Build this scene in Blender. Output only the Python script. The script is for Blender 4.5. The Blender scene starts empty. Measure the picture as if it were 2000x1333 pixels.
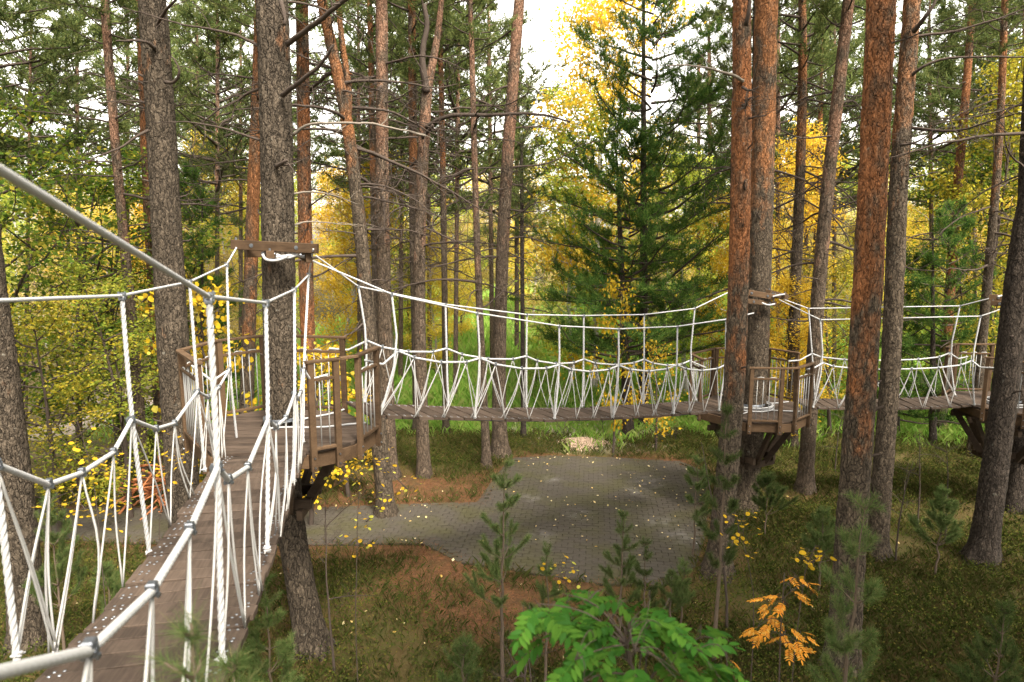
import bpy, math, random
import numpy as np
from mathutils import Vector, Matrix, noise as mnoise
random.seed(7)
RNG = np.random.default_rng(7)
S = bpy.context.scene
COL = S.collection

# ------------------------------------------------------------------ camera
F_PX, HOR, EYE = 1333.0, 465.0, 6.0
PITCH = math.atan((666.5 - HOR) / F_PX)
CP, SP = math.cos(PITCH), math.sin(PITCH)
cam_d = bpy.data.cameras.new('camera')
cam = bpy.data.objects.new('camera', cam_d)
COL.objects.link(cam)
cam.location = (0, 0, EYE)
cam.rotation_euler = (math.pi / 2 - PITCH, 0, 0)
cam_d.sensor_width = 36.0
cam_d.lens = F_PX / 2000.0 * 36.0
cam_d.clip_start = 0.05
cam_d.clip_end = 2000
cam_d.dof.use_dof = True
cam_d.dof.focus_distance = 9.5
cam_d.dof.aperture_fstop = 2.8
S.camera = cam

# ------------------------------------------------------------------ sky and sun
SUN_EL, SUN_AZ = math.radians(52), math.radians(150)     # azimuth from +Y towards +X
w = bpy.data.worlds.new('World'); S.world = w; w.use_nodes = True
nt = w.node_tree; nt.nodes.clear()
sky = nt.nodes.new('ShaderNodeTexSky'); sky.sky_type = 'NISHITA'; sky.sun_disc = False
sky.sun_elevation = SUN_EL; sky.sun_rotation = SUN_AZ
sky.air_density = 1.0; sky.dust_density = 3.0; sky.ozone_density = 1.0
hs = nt.nodes.new('ShaderNodeHueSaturation'); hs.inputs['Saturation'].default_value = 0.06
bg = nt.nodes.new('ShaderNodeBackground'); bg.inputs['Strength'].default_value = 0.15
wo = nt.nodes.new('ShaderNodeOutputWorld')
nt.links.new(sky.outputs[0], hs.inputs['Color']); tint = nt.nodes.new('ShaderNodeMix'); tint.data_type = 'RGBA'; tint.blend_type = 'MULTIPLY'; tint.inputs[0].default_value = 1; tint.inputs[7].default_value = (1.0, .95, .86, 1)
nt.links.new(hs.outputs[0], tint.inputs[6]); nt.links.new(tint.outputs[2], bg.inputs[0]); nt.links.new(bg.outputs[0], wo.inputs[0])
sun_d = bpy.data.lights.new('sun', 'SUN'); sun_d.energy = 1.5; sun_d.angle = math.radians(12); sun_d.color = (1, .91, .76)
sun = bpy.data.objects.new('sun', sun_d); COL.objects.link(sun)
sd = Vector((math.sin(SUN_AZ) * math.cos(SUN_EL), math.cos(SUN_AZ) * math.cos(SUN_EL), math.sin(SUN_EL)))
sun.rotation_euler = sd.to_track_quat('Z', 'Y').to_euler()
S.view_settings.view_transform = 'Standard'; S.view_settings.look = 'None'
S.view_settings.gamma = 1; S.view_settings.use_curve_mapping = False
S.view_settings.exposure = 2.6

# ------------------------------------------------------------------ photo geometry helpers
def ray(x, y):
    u = (x - 1000) / F_PX; v = -(y - 666.5) / F_PX
    return np.array([u, v * SP + CP, v * CP - SP])
EYEP = np.array([0, 0, EYE])
def at(x, y, Y):                       # point seen there at forward distance Y
    r = ray(x, y); return EYEP + r * (Y / r[1])
def atz(x, y, z):                      # point seen there at height z
    r = ray(x, y); return EYEP + r * ((z - EYE) / r[2])
def atplane(x, y, A, B):               # point seen there in the upright plane through A and B
    r = ray(x, y); d = np.array([B[0] - A[0], B[1] - A[1]]); n = np.array([-d[1], d[0]])
    t = (n @ np.array(A[:2])) / (n @ r[:2]); return EYEP + r * t
def nrm(v):
    v = np.asarray(v, float); return v / (np.linalg.norm(v, axis=-1, keepdims=True) + 1e-12)

# ------------------------------------------------------------------ mesh helpers
class MB:
    def __init__(s): s.v = []; s.f = []; s.n = 0
    def add(s, v, f):
        v = np.asarray(v, np.float32).reshape(-1, 3)
        for q in (f if isinstance(f, list) else [f]):
            s.f.append(np.asarray(q, np.int32) + s.n)
        s.v.append(v); s.n += len(v); return s
    def tris(s): return sum(len(q) * (q.shape[1] - 2) for q in s.f)
    def mesh(s, name, mats, smooth=False):
        me = bpy.data.meshes.new(name)
        v = np.concatenate(s.v) if s.v else np.zeros((0, 3), np.float32)
        me.vertices.add(len(v)); me.vertices.foreach_set('co', v.ravel())
        li = np.concatenate([q.ravel() for q in s.f]); tot = np.concatenate([np.full(len(q), q.shape[1], np.int32) for q in s.f])
        st = np.concatenate([[0], np.cumsum(tot)[:-1]]).astype(np.int32)
        me.loops.add(len(li)); me.loops.foreach_set('vertex_index', li.astype(np.int32))
        me.polygons.add(len(tot)); me.polygons.foreach_set('loop_start', st); me.polygons.foreach_set('loop_total', tot)
        me.polygons.foreach_set('use_smooth', np.full(len(tot), bool(smooth)))
        for m in (mats if isinstance(mats, (list, tuple)) else [mats]): me.materials.append(m)
        me.update(calc_edges=True); me.validate()
        return me
def link(name, me, parent=None, loc=(0, 0, 0), rot=None, scale=None):
    o = bpy.data.objects.new(name, me); COL.objects.link(o)
    if parent: o.parent = parent
    o.location = loc
    if rot is not None: o.rotation_euler = rot
    if scale is not None: o.scale = scale
    return o
def thing(name, label, cat, loc=(0, 0, 0), group=None, rot=(0, 0, 0)):
    o = bpy.data.objects.new(name, None); COL.objects.link(o); o.location = loc; o.rotation_euler = rot
    o.empty_display_size = .2
    return tag(o, label, cat, group)
def tag(o, label=None, cat=None, group=None, kind=None):
    if label: o['label'] = label
    if cat: o['category'] = cat
    if group: o['group'] = group
    if kind: o['kind'] = kind
    return o

BOXF = np.array([[0, 3, 2, 1], [4, 5, 6, 7], [0, 1, 5, 4], [1, 2, 6, 5], [2, 3, 7, 6], [3, 0, 4, 7]])
def box_v(sx, sy, sz):
    a, b, c = sx / 2, sy / 2, sz / 2
    return np.array([[-a, -b, -c], [a, -b, -c], [a, b, -c], [-a, b, -c], [-a, -b, c], [a, -b, c], [a, b, c], [-a, b, c]])
def bevbox(sx, sy, sz, b=.004):        # box with chamfered top and bottom rims
    a, c, z = sx / 2, sy / 2, sz / 2
    def ring(x, y, zz): return [[-x, -y, zz], [x, -y, zz], [x, y, zz], [-x, y, zz]]
    v = np.array(ring(a - b, c - b, -z) + ring(a, c, -z + b) + ring(a, c, z - b) + ring(a - b, c - b, z))
    f = [[0, 3, 2, 1], [12, 13, 14, 15]]
    for k in range(3):
        for i in range(4):
            j = (i + 1) % 4; f.append([k * 4 + i, k * 4 + j, k * 4 + 4 + j, k * 4 + 4 + i])
    return v, np.array(f)
def frame(x, up=(0, 0, 1)):            # columns: along, side, up
    x = nrm(x); y = nrm(np.cross(up, x)); z = np.cross(x, y); return np.stack([x, y, z], 1)
def beam(mb, A, B, wd, ht, bev=.004, up=(0, 0, 1)):
    A = np.asarray(A, float); B = np.asarray(B, float)
    v, f = bevbox(np.linalg.norm(B - A), wd, ht, bev)
    return mb.add(v @ frame(B - A, up).T + (A + B) / 2, f)
def tube(mb, pts, rad, sides=6, cap=True, lobes=0, pitch=.1, amp=.15, phase=0):
    p = np.asarray(pts, float); n = len(p); rad = np.broadcast_to(np.asarray(rad, float), (n,))
    t = np.gradient(p, axis=0) if n > 2 else np.repeat((p[1:] - p[:1]), n, 0); t = nrm(t)
    ref = np.array([0, 0, 1.]) if abs(t[0][2]) < .9 else np.array([1., 0, 0])
    nn = np.zeros_like(p); nn[0] = nrm(np.cross(t[0], ref))
    for i in range(1, n):
        q = nn[i - 1] - t[i] * (nn[i - 1] @ t[i]); nn[i] = q / (np.linalg.norm(q) + 1e-12)
    bb = np.cross(t, nn)
    th = np.arange(sides) * 2 * np.pi / sides
    R = rad[:, None] * np.ones((1, sides))
    if lobes:
        s = np.concatenate([[0], np.cumsum(np.linalg.norm(np.diff(p, axis=0), axis=1))])
        ph = th[None] * lobes - 2 * np.pi * s[:, None] / pitch + phase
        R = R * (1 - amp + 2 * amp * np.abs(np.cos(ph / 2)) ** .7)
    v = p[:, None] + R[..., None] * (np.cos(th)[None, :, None] * nn[:, None] + np.sin(th)[None, :, None] * bb[:, None])
    i = np.arange(n - 1)[:, None] * sides; j = np.arange(sides)[None]; k = (j + 1) % sides
    f = np.stack([i + j, i + k, i + sides + k, i + sides + j], -1).reshape(-1, 4)
    fl = [f]
    if cap and sides >= 3:
        fl += [np.arange(sides)[::-1].reshape(1, -1), (np.arange(sides) + (n - 1) * sides).reshape(1, -1)]
    return mb.add(v.reshape(-1, 3), fl)
def resample(pts, step):
    p = np.asarray(pts, float); s = np.concatenate([[0], np.cumsum(np.linalg.norm(np.diff(p, axis=0), axis=1))])
    m = max(2, int(s[-1] / step) + 1); q = np.linspace(0, s[-1], m)
    return np.stack([np.interp(q, s, p[:, k]) for k in range(p.shape[1])], 1)
def smooth_path(pts, step, rounds=2):
    p = np.asarray(pts, float)
    for _ in range(rounds):
        if len(p) < 3: break
        a = p[:-1] * .75 + p[1:] * .25; b = p[:-1] * .25 + p[1:] * .75
        p = np.concatenate([p[:1], np.stack([a, b], 1).reshape(-1, p.shape[1])[1:-1], p[-1:]])
    return resample(p, step)
def rope(mb, pts, r, pitch=.09, lobes=3, amp=.13, sides=12, seg=6, smooth=0):
    p = smooth_path(pts, pitch / seg, smooth) if smooth else resample(pts, pitch / seg)
    return tube(mb, p, r, sides, True, lobes, pitch, amp)
def sag_line(A, B, sag, n=10):
    t = np.linspace(0, 1, n)[:, None]; p = np.asarray(A) * (1 - t) + np.asarray(B) * t; p[:, 2] -= sag * 4 * (t * (1 - t))[:, 0]; return p

# ------------------------------------------------------------------ materials
def new_mat(name):
    m = bpy.data.materials.new(name); m.use_nodes = True; t = m.node_tree; t.nodes.clear()
    o = t.nodes.new('ShaderNodeOutputMaterial'); return m, t, o
def N(t, typ, **kw):
    n = t.nodes.new(typ)
    for k, v in kw.items():
        if k.startswith('i_'): n.inputs[k[2:].replace('_', ' ')].default_value = v
        else: setattr(n, k, v)
    return n
def ramp(t, fac, stops, interp='LINEAR'):
    r = t.nodes.new('ShaderNodeValToRGB'); e = r.color_ramp; e.interpolation = interp
    while len(e.elements) < len(stops): e.elements.new(.5)
    for q, (p, c) in zip(e.elements, stops): q.position = p; q.color = (*c, 1) if len(c) == 3 else c
    t.links.new(fac, r.inputs[0]); return r.outputs[0]
def mixc(t, fac, a, b, mode='MIX'):
    m = t.nodes.new('ShaderNodeMix'); m.data_type = 'RGBA'; m.blend_type = mode
    for s, x in ((m.inputs[0], fac), (m.inputs[6], a), (m.inputs[7], b)):
        if isinstance(x, (int, float)): s.default_value = x
        elif isinstance(x, tuple): s.default_value = (*x, 1)
        else: t.links.new(x, s)
    return m.outputs[2]
def coords(t, kind='Object', scale=(1, 1, 1)):
    c = N(t, 'ShaderNodeTexCoord'); m = N(t, 'ShaderNodeMapping'); m.inputs['Scale'].default_value = scale
    t.links.new(c.outputs[kind], m.inputs[0]); return m.outputs[0]
def noise_t(t, vec, scale, detail=4, rough=.6):
    n = N(t, 'ShaderNodeTexNoise'); n.inputs['Scale'].default_value = scale; n.inputs['Detail'].default_value = detail; n.inputs['Roughness'].default_value = rough
    t.links.new(vec, n.inputs['Vector']); return n.outputs['Fac']
def bump(t, h, strength=.5, dist=.01, normal=None):
    b = N(t, 'ShaderNodeBump'); b.inputs['Strength'].default_value = strength; b.inputs['Distance'].default_value = dist
    t.links.new(h, b.inputs['Height'])
    if normal: t.links.new(normal, b.inputs['Normal'])
    return b.outputs[0]
def prin(t, o, col, rough=.8, normal=None, metal=0, spec=.3):
    p = N(t, 'ShaderNodeBsdfPrincipled'); p.inputs['Metallic'].default_value = metal; p.inputs['Specular IOR Level'].default_value = spec
    if isinstance(col, tuple): p.inputs['Base Color'].default_value = (*col, 1)
    else: t.links.new(col, p.inputs['Base Color'])
    if isinstance(rough, (int, float)): p.inputs['Roughness'].default_value = rough
    else: t.links.new(rough, p.inputs['Roughness'])
    if normal: t.links.new(normal, p.inputs['Normal'])
    t.links.new(p.outputs[0], o.inputs[0]); return p
def leaf_mat(name, cols, trans=.4, rough=.5):
    m, t, o = new_mat(name)
    g = N(t, 'ShaderNodeNewGeometry')
    oi = N(t, 'ShaderNodeObjectInfo')
    c = ramp(t, g.outputs['Random Per Island'], [(i / max(1, len(cols) - 1), c) for i, c in enumerate(cols)])
    hs = N(t, 'ShaderNodeHueSaturation'); mr = N(t, 'ShaderNodeMapRange'); mr.inputs[3].default_value = .68; mr.inputs[4].default_value = 1.25
    t.links.new(oi.outputs['Random'], mr.inputs[0]); t.links.new(mr.outputs[0], hs.inputs['Value']); t.links.new(c, hs.inputs['Color'])
    d = N(t, 'ShaderNodeBsdfDiffuse'); tr = N(t, 'ShaderNodeBsdfTranslucent'); mx = N(t, 'ShaderNodeMixShader'); mx.inputs[0].default_value = trans
    t.links.new(hs.outputs[0], d.inputs[0]); t.links.new(hs.outputs[0], tr.inputs[0])
    t.links.new(d.outputs[0], mx.inputs[1]); t.links.new(tr.outputs[0], mx.inputs[2]); t.links.new(mx.outputs[0], o.inputs[0])
    return m
def bark_mat(name, z0, z1, grey=(.112, .086, .062), orange=(.30, .118, .042), patch=.25):
    m, t, o = new_mat(name)
    v = coords(t, 'Object'); sx = N(t, 'ShaderNodeSeparateXYZ'); t.links.new(v, sx.inputs[0])
    big = noise_t(t, coords(t, 'Object', (1, 1, .45)), 3.2, 5, .65)
    mr = N(t, 'ShaderNodeMapRange'); mr.inputs[1].default_value = z0; mr.inputs[2].default_value = z1; mr.inputs[4].default_value = .72; t.links.new(sx.outputs[2], mr.inputs[0])
    ad = N(t, 'ShaderNodeMath', operation='ADD'); t.links.new(mr.outputs[0], ad.inputs[0])
    sc = N(t, 'ShaderNodeMath', operation='MULTIPLY_ADD'); t.links.new(big, sc.inputs[0]); sc.inputs[1].default_value = 2.6; sc.inputs[2].default_value = -1.5 + patch * .5
    t.links.new(sc.outputs[0], ad.inputs[1])
    fac = ramp(t, ad.outputs[0], [(.28, (0, 0, 0)), (.72, (1, 1, 1))])
    vo = N(t, 'ShaderNodeTexVoronoi', feature='DISTANCE_TO_EDGE'); vo.inputs['Scale'].default_value = 1
    wv = N(t, 'ShaderNodeTexNoise'); wv.inputs['Scale'].default_value = 9; t.links.new(v, wv.inputs['Vector'])
    wv.inputs['Scale'].default_value = 7; wv.inputs['Detail'].default_value = 3
    mv = mixc(t, 1.0, coords(t, 'Object', (46, 46, 19)), mixc(t, 1, wv.outputs['Color'], (2.0, 2.0, 2.0), 'MULTIPLY'), 'ADD')
    mp = N(t, 'ShaderNodeMapping'); t.links.new(mv, mp.inputs[0]); t.links.new(mp.outputs[0], vo.inputs['Vector'])
    mvb = mixc(t, 1.0, coords(t, 'Object', (17, 17, 5.5)), mixc(t, 1, wv.outputs['Color'], (2.2, 2.2, 2.2), 'MULTIPLY'), 'ADD')
    vb = N(t, 'ShaderNodeTexVoronoi', feature='DISTANCE_TO_EDGE'); vb.inputs['Scale'].default_value = 1; t.links.new(mvb, vb.inputs['Vector'])
    vbc = N(t, 'ShaderNodeTexVoronoi', feature='F1'); vbc.inputs['Scale'].default_value = 1; t.links.new(mvb, vbc.inputs['Vector'])
    plate = ramp(t, vb.outputs['Distance'], [(0, (0, 0, 0)), (.10, (.75, .75, .75)), (.3, (1, 1, 1))])
    vc = N(t, 'ShaderNodeTexVoronoi', feature='F1'); vc.inputs['Scale'].default_value = 1; t.links.new(mp.outputs[0], vc.inputs['Vector'])
    crack = ramp(t, vo.outputs['Distance'], [(0, (0, 0, 0)), (.20, (.8, .8, .8)), (.4, (1, 1, 1))])
    fine = noise_t(t, coords(t, 'Object', (1, 1, .4)), 34, 5, .7)
    gcol = mixc(t, fine, tuple(c * .45 for c in grey), tuple(c * 1.6 for c in grey))
    ocol = mixc(t, fine, tuple(c * .6 for c in orange), (min(.62, orange[0] * 1.35), orange[1] * 1.6, orange[2] * 2.1))
    hv = N(t, 'ShaderNodeHueSaturation'); sep = N(t, 'ShaderNodeSeparateColor'); t.links.new(vc.outputs['Color'], sep.inputs[0])
    mr2 = N(t, 'ShaderNodeMapRange'); mr2.inputs[3].default_value = .74; mr2.inputs[4].default_value = 1.22; t.links.new(sep.outputs[0], mr2.inputs[0])
    base = mixc(t, fac, gcol, ocol); t.links.new(base, hv.inputs['Color']); t.links.new(mr2.outputs[0], hv.inputs['Value'])
    dk = N(t, 'ShaderNodeMapRange'); t.links.new(crack, dk.inputs[0]); dk.inputs[3].default_value = .62
    col = mixc(t, 1, hv.outputs[0], dk.outputs[0], 'MULTIPLY')
    pk = N(t, 'ShaderNodeMapRange'); t.links.new(plate, pk.inputs[0]); pk.inputs[3].default_value = .52
    col = mixc(t, mixc(t, fac, (1, 1, 1), (.55, .55, .55)), col, mixc(t, 1, col, pk.outputs[0], 'MULTIPLY'))
    sepb = N(t, 'ShaderNodeSeparateColor'); t.links.new(vbc.outputs['Color'], sepb.inputs[0]); mrb = N(t, 'ShaderNodeMapRange'); mrb.inputs[3].default_value = .78; mrb.inputs[4].default_value = 1.22; t.links.new(sepb.outputs[1], mrb.inputs[0])
    hb = N(t, 'ShaderNodeHueSaturation'); t.links.new(col, hb.inputs['Color']); t.links.new(mrb.outputs[0], hb.inputs['Value']); col = hb.outputs[0]
    lich = noise_t(t, v, 11, 3, .5); lf = ramp(t, lich, [(.68, (0, 0, 0)), (.74, (.35, .35, .35))])
    col = mixc(t, lf, col, (.27, .26, .22))
    nb = bump(t, plate, 1.0, .02); nb = bump(t, crack, .8, .01, nb); nb = bump(t, fine, .7, .008, nb)
    prin(t, o, col, .92, nb, spec=.15); return m
def wood_mat(name, c0, c1, rough=.6, gscale=(2, 40, 40), edge=None):
    m, t, o = new_mat(name)
    oi = N(t, 'ShaderNodeObjectInfo')
    cc = N(t, 'ShaderNodeTexCoord'); add = N(t, 'ShaderNodeVectorMath', operation='MULTIPLY_ADD'); add.inputs[1].default_value = (1, 1, 1)
    t.links.new(cc.outputs['Object'], add.inputs[0])
    cx = N(t, 'ShaderNodeCombineXYZ'); mm = N(t, 'ShaderNodeMath', operation='MULTIPLY'); mm.inputs[1].default_value = 37
    t.links.new(oi.outputs['Random'], mm.inputs[0]); t.links.new(mm.outputs[0], cx.inputs[0]); t.links.new(mm.outputs[0], cx.inputs[1])
    t.links.new(cx.outputs[0], add.inputs[2])
    mp = N(t, 'ShaderNodeMapping'); mp.inputs['Scale'].default_value = gscale; t.links.new(add.outputs[0], mp.inputs[0])
    g = noise_t(t, mp.outputs[0], 1.6, 6, .65)
    mp2 = N(t, 'ShaderNodeMapping'); mp2.inputs['Scale'].default_value = (1.5, 3, 3); t.links.new(add.outputs[0], mp2.inputs[0])
    st = noise_t(t, mp2.outputs[0], 2.5, 4, .6)
    col = mixc(t, ramp(t, g, [(.3, (0, 0, 0)), (.7, (1, 1, 1))]), c0, c1)
    hv = N(t, 'ShaderNodeHueSaturation'); mr = N(t, 'ShaderNodeMapRange'); mr.inputs[3].default_value = .6; mr.inputs[4].default_value = 1.4
    t.links.new(oi.outputs['Random'], mr.inputs[0]); t.links.new(mr.outputs[0], hv.inputs['Value']); t.links.new(col, hv.inputs['Color'])
    col = mixc(t, ramp(t, st, [(.45, (0, 0, 0)), (.75, (.5, .5, .5))]), hv.outputs[0], tuple(min(1, x * 1.5) for x in c1))
    prin(t, o, col, rough, bump(t, g, .35, .003), spec=.12); return m

M = {}
M['bark_grey'] = bark_mat('bark_grey', 9, 16, patch=.12)
M['bark_near'] = bark_mat('bark_near', 7, 14, grey=(.092, .072, .053), patch=.25)
M['bark_mix'] = bark_mat('bark_mix', 3.0, 5.6, patch=.3)
M['bark_flake'] = bark_mat('bark_flake', 2.4, 6.0, orange=(.30, .11, .038), patch=.35)
M['bark_high'] = bark_mat('bark_high', 5.0, 8.5, patch=.1)
M['bark_orange'] = bark_mat('bark_orange', -1, 3, orange=(.30, .112, .04), patch=.2)
M['bark_dark'] = bark_mat('bark_dark', 12, 20, grey=(.065, .051, .041), patch=0)
M['bark_pale'] = bark_mat('bark_pale', 3, 9, grey=(.145, .108, .078), orange=(.29, .145, .078), patch=.2)
M['bark_plat'] = bark_mat('bark_plat', 4.2, 7.5, patch=.15)
def simple(name, col, rough=.8, metal=0, spec=.3, nscale=0, nstr=.3, var=.25):
    m, t, o = new_mat(name)
    if nscale:
        f = noise_t(t, coords(t), nscale, 4); c = mixc(t, f, tuple(x * (1 - var) for x in col), tuple(min(1, x * (1 + var)) for x in col))
        prin(t, o, c, rough, bump(t, f, nstr, .004), metal, spec)
    else: prin(t, o, col, rough, None, metal, spec)
    return m
M['twig'] = simple('twig_bark', (.06, .046, .038), .9, spec=.1, nscale=20)
M['twig_pale'] = simple('twig_pale_bark', (.17, .145, .12), .9, spec=.1, nscale=20)
M['birch'] = simple('birch_bark', (.36, .34, .31), .8, spec=.1, nscale=9, var=.6)
M['stem'] = simple('sapling_bark', (.10, .075, .055), .9, spec=.1, nscale=30)
M['rope'] = simple('rope_white', (.35, .35, .355), .8, spec=.2, nscale=160, nstr=.5, var=.12)
M['rope_thin'] = simple('rope_thin_white', (.315, .31, .305), .8, spec=.2, nscale=200, nstr=.4, var=.12)
M['steel'] = simple('galvanised_steel', (.20, .215, .24), .42, metal=1, nscale=60, var=.2)
M['plank'] = wood_mat('deck_plank_wood', (.029, .0205, .0158), (.070, .051, .039), .72)
M['timber'] = wood_mat('stained_timber', (.045, .027, .015), (.085, .053, .031), .7)
M['timber_dark'] = wood_mat('dark_timber', (.03, .02, .014), (.055, .038, .026), .7)
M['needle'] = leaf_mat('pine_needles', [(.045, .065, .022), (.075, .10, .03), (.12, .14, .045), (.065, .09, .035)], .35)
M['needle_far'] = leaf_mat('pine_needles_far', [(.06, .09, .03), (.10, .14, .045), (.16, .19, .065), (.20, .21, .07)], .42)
M['needle_cedar'] = leaf_mat('cedar_needles', [(.025, .065, .018), (.05, .115, .026), (.10, .17, .035), (.17, .23, .05)], .48)
M['needle_young'] = leaf_mat('young_pine_needles', [(.045, .08, .025), (.075, .12, .035), (.11, .16, .05), (.18, .16, .07)], .4)
M['lf_yellow'] = leaf_mat('leaf_yellow', [(.58, .46, .05), (.66, .53, .08), (.54, .38, .04), (.60, .52, .16)], .5)
M['lf_gold'] = leaf_mat('leaf_gold', [(.56, .38, .03), (.62, .43, .04), (.50, .30, .03), (.56, .46, .10)], .5)
M['lf_lime'] = leaf_mat('leaf_lime', [(.24, .33, .05), (.36, .42, .06), (.50, .47, .08), (.18, .27, .04)], .5)
M['lf_green'] = leaf_mat('leaf_green', [(.045, .09, .016), (.08, .14, .022), (.13, .19, .03), (.21, .25, .035), (.40, .33, .045)], .45)
M['lf_pale'] = leaf_mat('leaf_pale', [(.55, .42, .18), (.62, .5, .24), (.5, .38, .12), (.45, .4, .14)], .5)
M['lf_aspen'] = leaf_mat('leaf_aspen', [(.50, .35, .02), (.56, .39, .03), (.46, .28, .02), (.48, .41, .07)], .4)
M['lf_olive'] = leaf_mat('leaf_olive', [(.26, .25, .03), (.44, .35, .03), (.15, .19, .03), (.55, .42, .06), (.20, .24, .03)], .4)
M['lf_rowan'] = leaf_mat('leaf_rowan_green', [(.03, .092, .014), (.045, .125, .018), (.075, .16, .022), (.035, .105, .022)], .4)
M['lf_rowan_o'] = leaf_mat('leaf_rowan_orange', [(.62, .27, .03), (.7, .34, .05), (.58, .22, .03), (.68, .42, .10)], .4)
M['lf_under'] = leaf_mat('undergrowth_leaves', [(.03, .045, .010), (.055, .078, .015), (.085, .10, .018), (.14, .11, .03)], .35)
M['grass'] = leaf_mat('forest_grass', [(.032, .045, .012), (.06, .075, .018), (.085, .085, .028), (.13, .09, .04)], .35)
M['meadow'] = leaf_mat('meadow_grass', [(.20, .38, .06), (.29, .49, .09), (.38, .52, .12), (.40, .43, .15)], .5)
M['litter_leaf'] = leaf_mat('fallen_leaf', [(.6, .5, .22), (.66, .55, .32), (.55, .35, .08), (.7, .62, .42)], .1)
M['needle_litter'] = leaf_mat('needle_litter', [(.16, .07, .033), (.28, .125, .055), (.08, .04, .022), (.30, .18, .09)], .1)
M['berry'] = simple('rowan_berry', (.55, .03, .02), .4)

# ================================================================== ground
PAVE_PX = [(150, 1062), (150, 1008), (620, 996), (780, 989), (935, 985), (962, 945), (985, 915), (1003, 898), (1080, 893), (1200, 897), (1330, 905), (1374, 925), (1386, 946),
           (1371, 1060), (1352, 1112), (1290, 1146), (1160, 1141), (1000, 1116), (900, 1100), (852, 1076), (826, 1062), (620, 1066), (400, 1066)]
PAVE = np.array([atz(x, y, 0)[:2] for x, y in PAVE_PX])
PAVE[0] += (-4, .2); PAVE[1] += (-4, .4)
def inside(P, poly):
    x, y = P[..., 0], P[..., 1]; r = np.zeros(x.shape, bool); n = len(poly)
    for i in range(n):
        x1, y1 = poly[i]; x2, y2 = poly[(i + 1) % n]
        c = ((y1 > y) != (y2 > y)); xi = (x2 - x1) * (y - y1) / (y2 - y1 + 1e-12) + x1
        r ^= c & (x < xi)
    return r
def dist_poly(P, poly):                # distance to the outline
    d = np.full(P.shape[:-1], 1e9); n = len(poly)
    for i in range(n):
        a, b = poly[i], poly[(i + 1) % n]; ab = b - a
        t = np.clip(((P - a) @ ab) / (ab @ ab), 0, 1); q = a + t[..., None] * ab
        d = np.minimum(d, np.linalg.norm(P - q, axis=-1))
    return d
def vnoise(P, s, seed=0):              # cheap smooth value noise, vectorised
    r = np.random.default_rng(seed).random((64, 64)); q = np.asarray(P) / s
    i = np.floor(q).astype(int); f = q - i; f = f * f * (3 - 2 * f)
    g = lambda a, b: r[a % 64, b % 64]
    return (g(i[..., 0], i[..., 1]) * (1 - f[..., 0]) + g(i[..., 0] + 1, i[..., 1]) * f[..., 0]) * (1 - f[..., 1]) + \
           (g(i[..., 0], i[..., 1] + 1) * (1 - f[..., 0]) + g(i[..., 0] + 1, i[..., 1] + 1) * f[..., 0]) * f[..., 1]
def gz(P):
    P = np.asarray(P, float); X, Y = P[..., 0], P[..., 1]
    d = np.where(inside(P, PAVE), 0, dist_poly(P, PAVE)); k = np.clip(d / 1.2, 0, 1)
    h = (vnoise(P, 1.7, 1) - .45) * .22 * k + (vnoise(P, .45, 2) - .5) * .06 * k
    h = h + np.clip(d - 2, 0, 30) * .004 * np.clip((14 - Y) / 6, 0, 1)
    h += np.where(d <= 0, -.03, .035 * np.clip((.35 - d) / .35, 0, 1))
    far = np.clip(Y - 62, 0, 120); h = h + far * .045
    return h - np.clip((Y - 19.5) / 4, 0, 1) * .25
xs = np.concatenate([-np.geomspace(16, 420, 22)[::-1], np.arange(-15.8, 16, .2), np.geomspace(16, 420, 22)])
ys = np.concatenate([-np.geomspace(1, 120, 8)[::-1], np.arange(0, 6, .5), np.arange(6, 26, .2), np.geomspace(26, 520, 34)])
gx, gy = np.meshgrid(xs, ys); GP = np.stack([gx, gy], -1); gzv = gz(GP)
nx, ny = len(xs), len(ys)
i = (np.arange(ny - 1)[:, None] * nx + np.arange(nx - 1)[None]).ravel()
gm = MB().add(np.stack([gx, gy, gzv], -1), np.stack([i, i + 1, i + nx + 1, i + nx], -1))
def litter_mask(P):
    P = np.asarray(P); d = dist_poly(P, PAVE); X, Y = P[..., 0], P[..., 1]
    near = np.clip(1 - d / 1.0, 0, 1)
    zone = .95 * np.clip(1 - np.hypot((X + 2.4) / 2.6, (Y - 15.7) / 1.7), 0, 1) * 2.2 + np.clip(1 - np.hypot((X + 1.0) / 2.0, (Y - 11.2) / 1.5), 0, 1) * 1.7 \
        + np.clip(1 - np.hypot((X - .3) / 2.2, (Y - 9.6) / 1.5), 0, 1) * 1.2 + np.clip(1 - np.hypot((X + 3.4) / 1.2, (Y - 10.5) / 1.2), 0, 1) * .6
    return np.clip(near * 1.0 + zone + (vnoise(P, 1.1, 5) - .5) * 1.1 - .1, 0, 1)
def meadow_mask(P):
    P = np.asarray(P); X, Y = P[..., 0], P[..., 1]
    return np.clip((Y - 19.0 + (vnoise(P, 2.5, 9) - .5) * 3) / 2, 0, 1) * np.clip((X + 14) / 6, 0, 1) * np.clip((86 - Y) / 10, 0, 1)
gme = None
m, t, o = new_mat('forest_floor')
at_ = N(t, 'ShaderNodeVertexColor', layer_name='zones'); sp_ = N(t, 'ShaderNodeSeparateColor'); t.links.new(at_.outputs[0], sp_.inputs[0])
v = coords(t); n1 = noise_t(t, v, 2.2, 6, .65); n2 = noise_t(t, v, 24, 5, .7); n3 = noise_t(t, v, 90, 3, .7)
moss = mixc(t, n2, (.034, .038, .012), (.09, .08, .026)); moss = mixc(t, ramp(t, n1, [(.4, (0, 0, 0)), (.7, (.8, .8, .8))]), moss, (.10, .06, .03))
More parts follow.
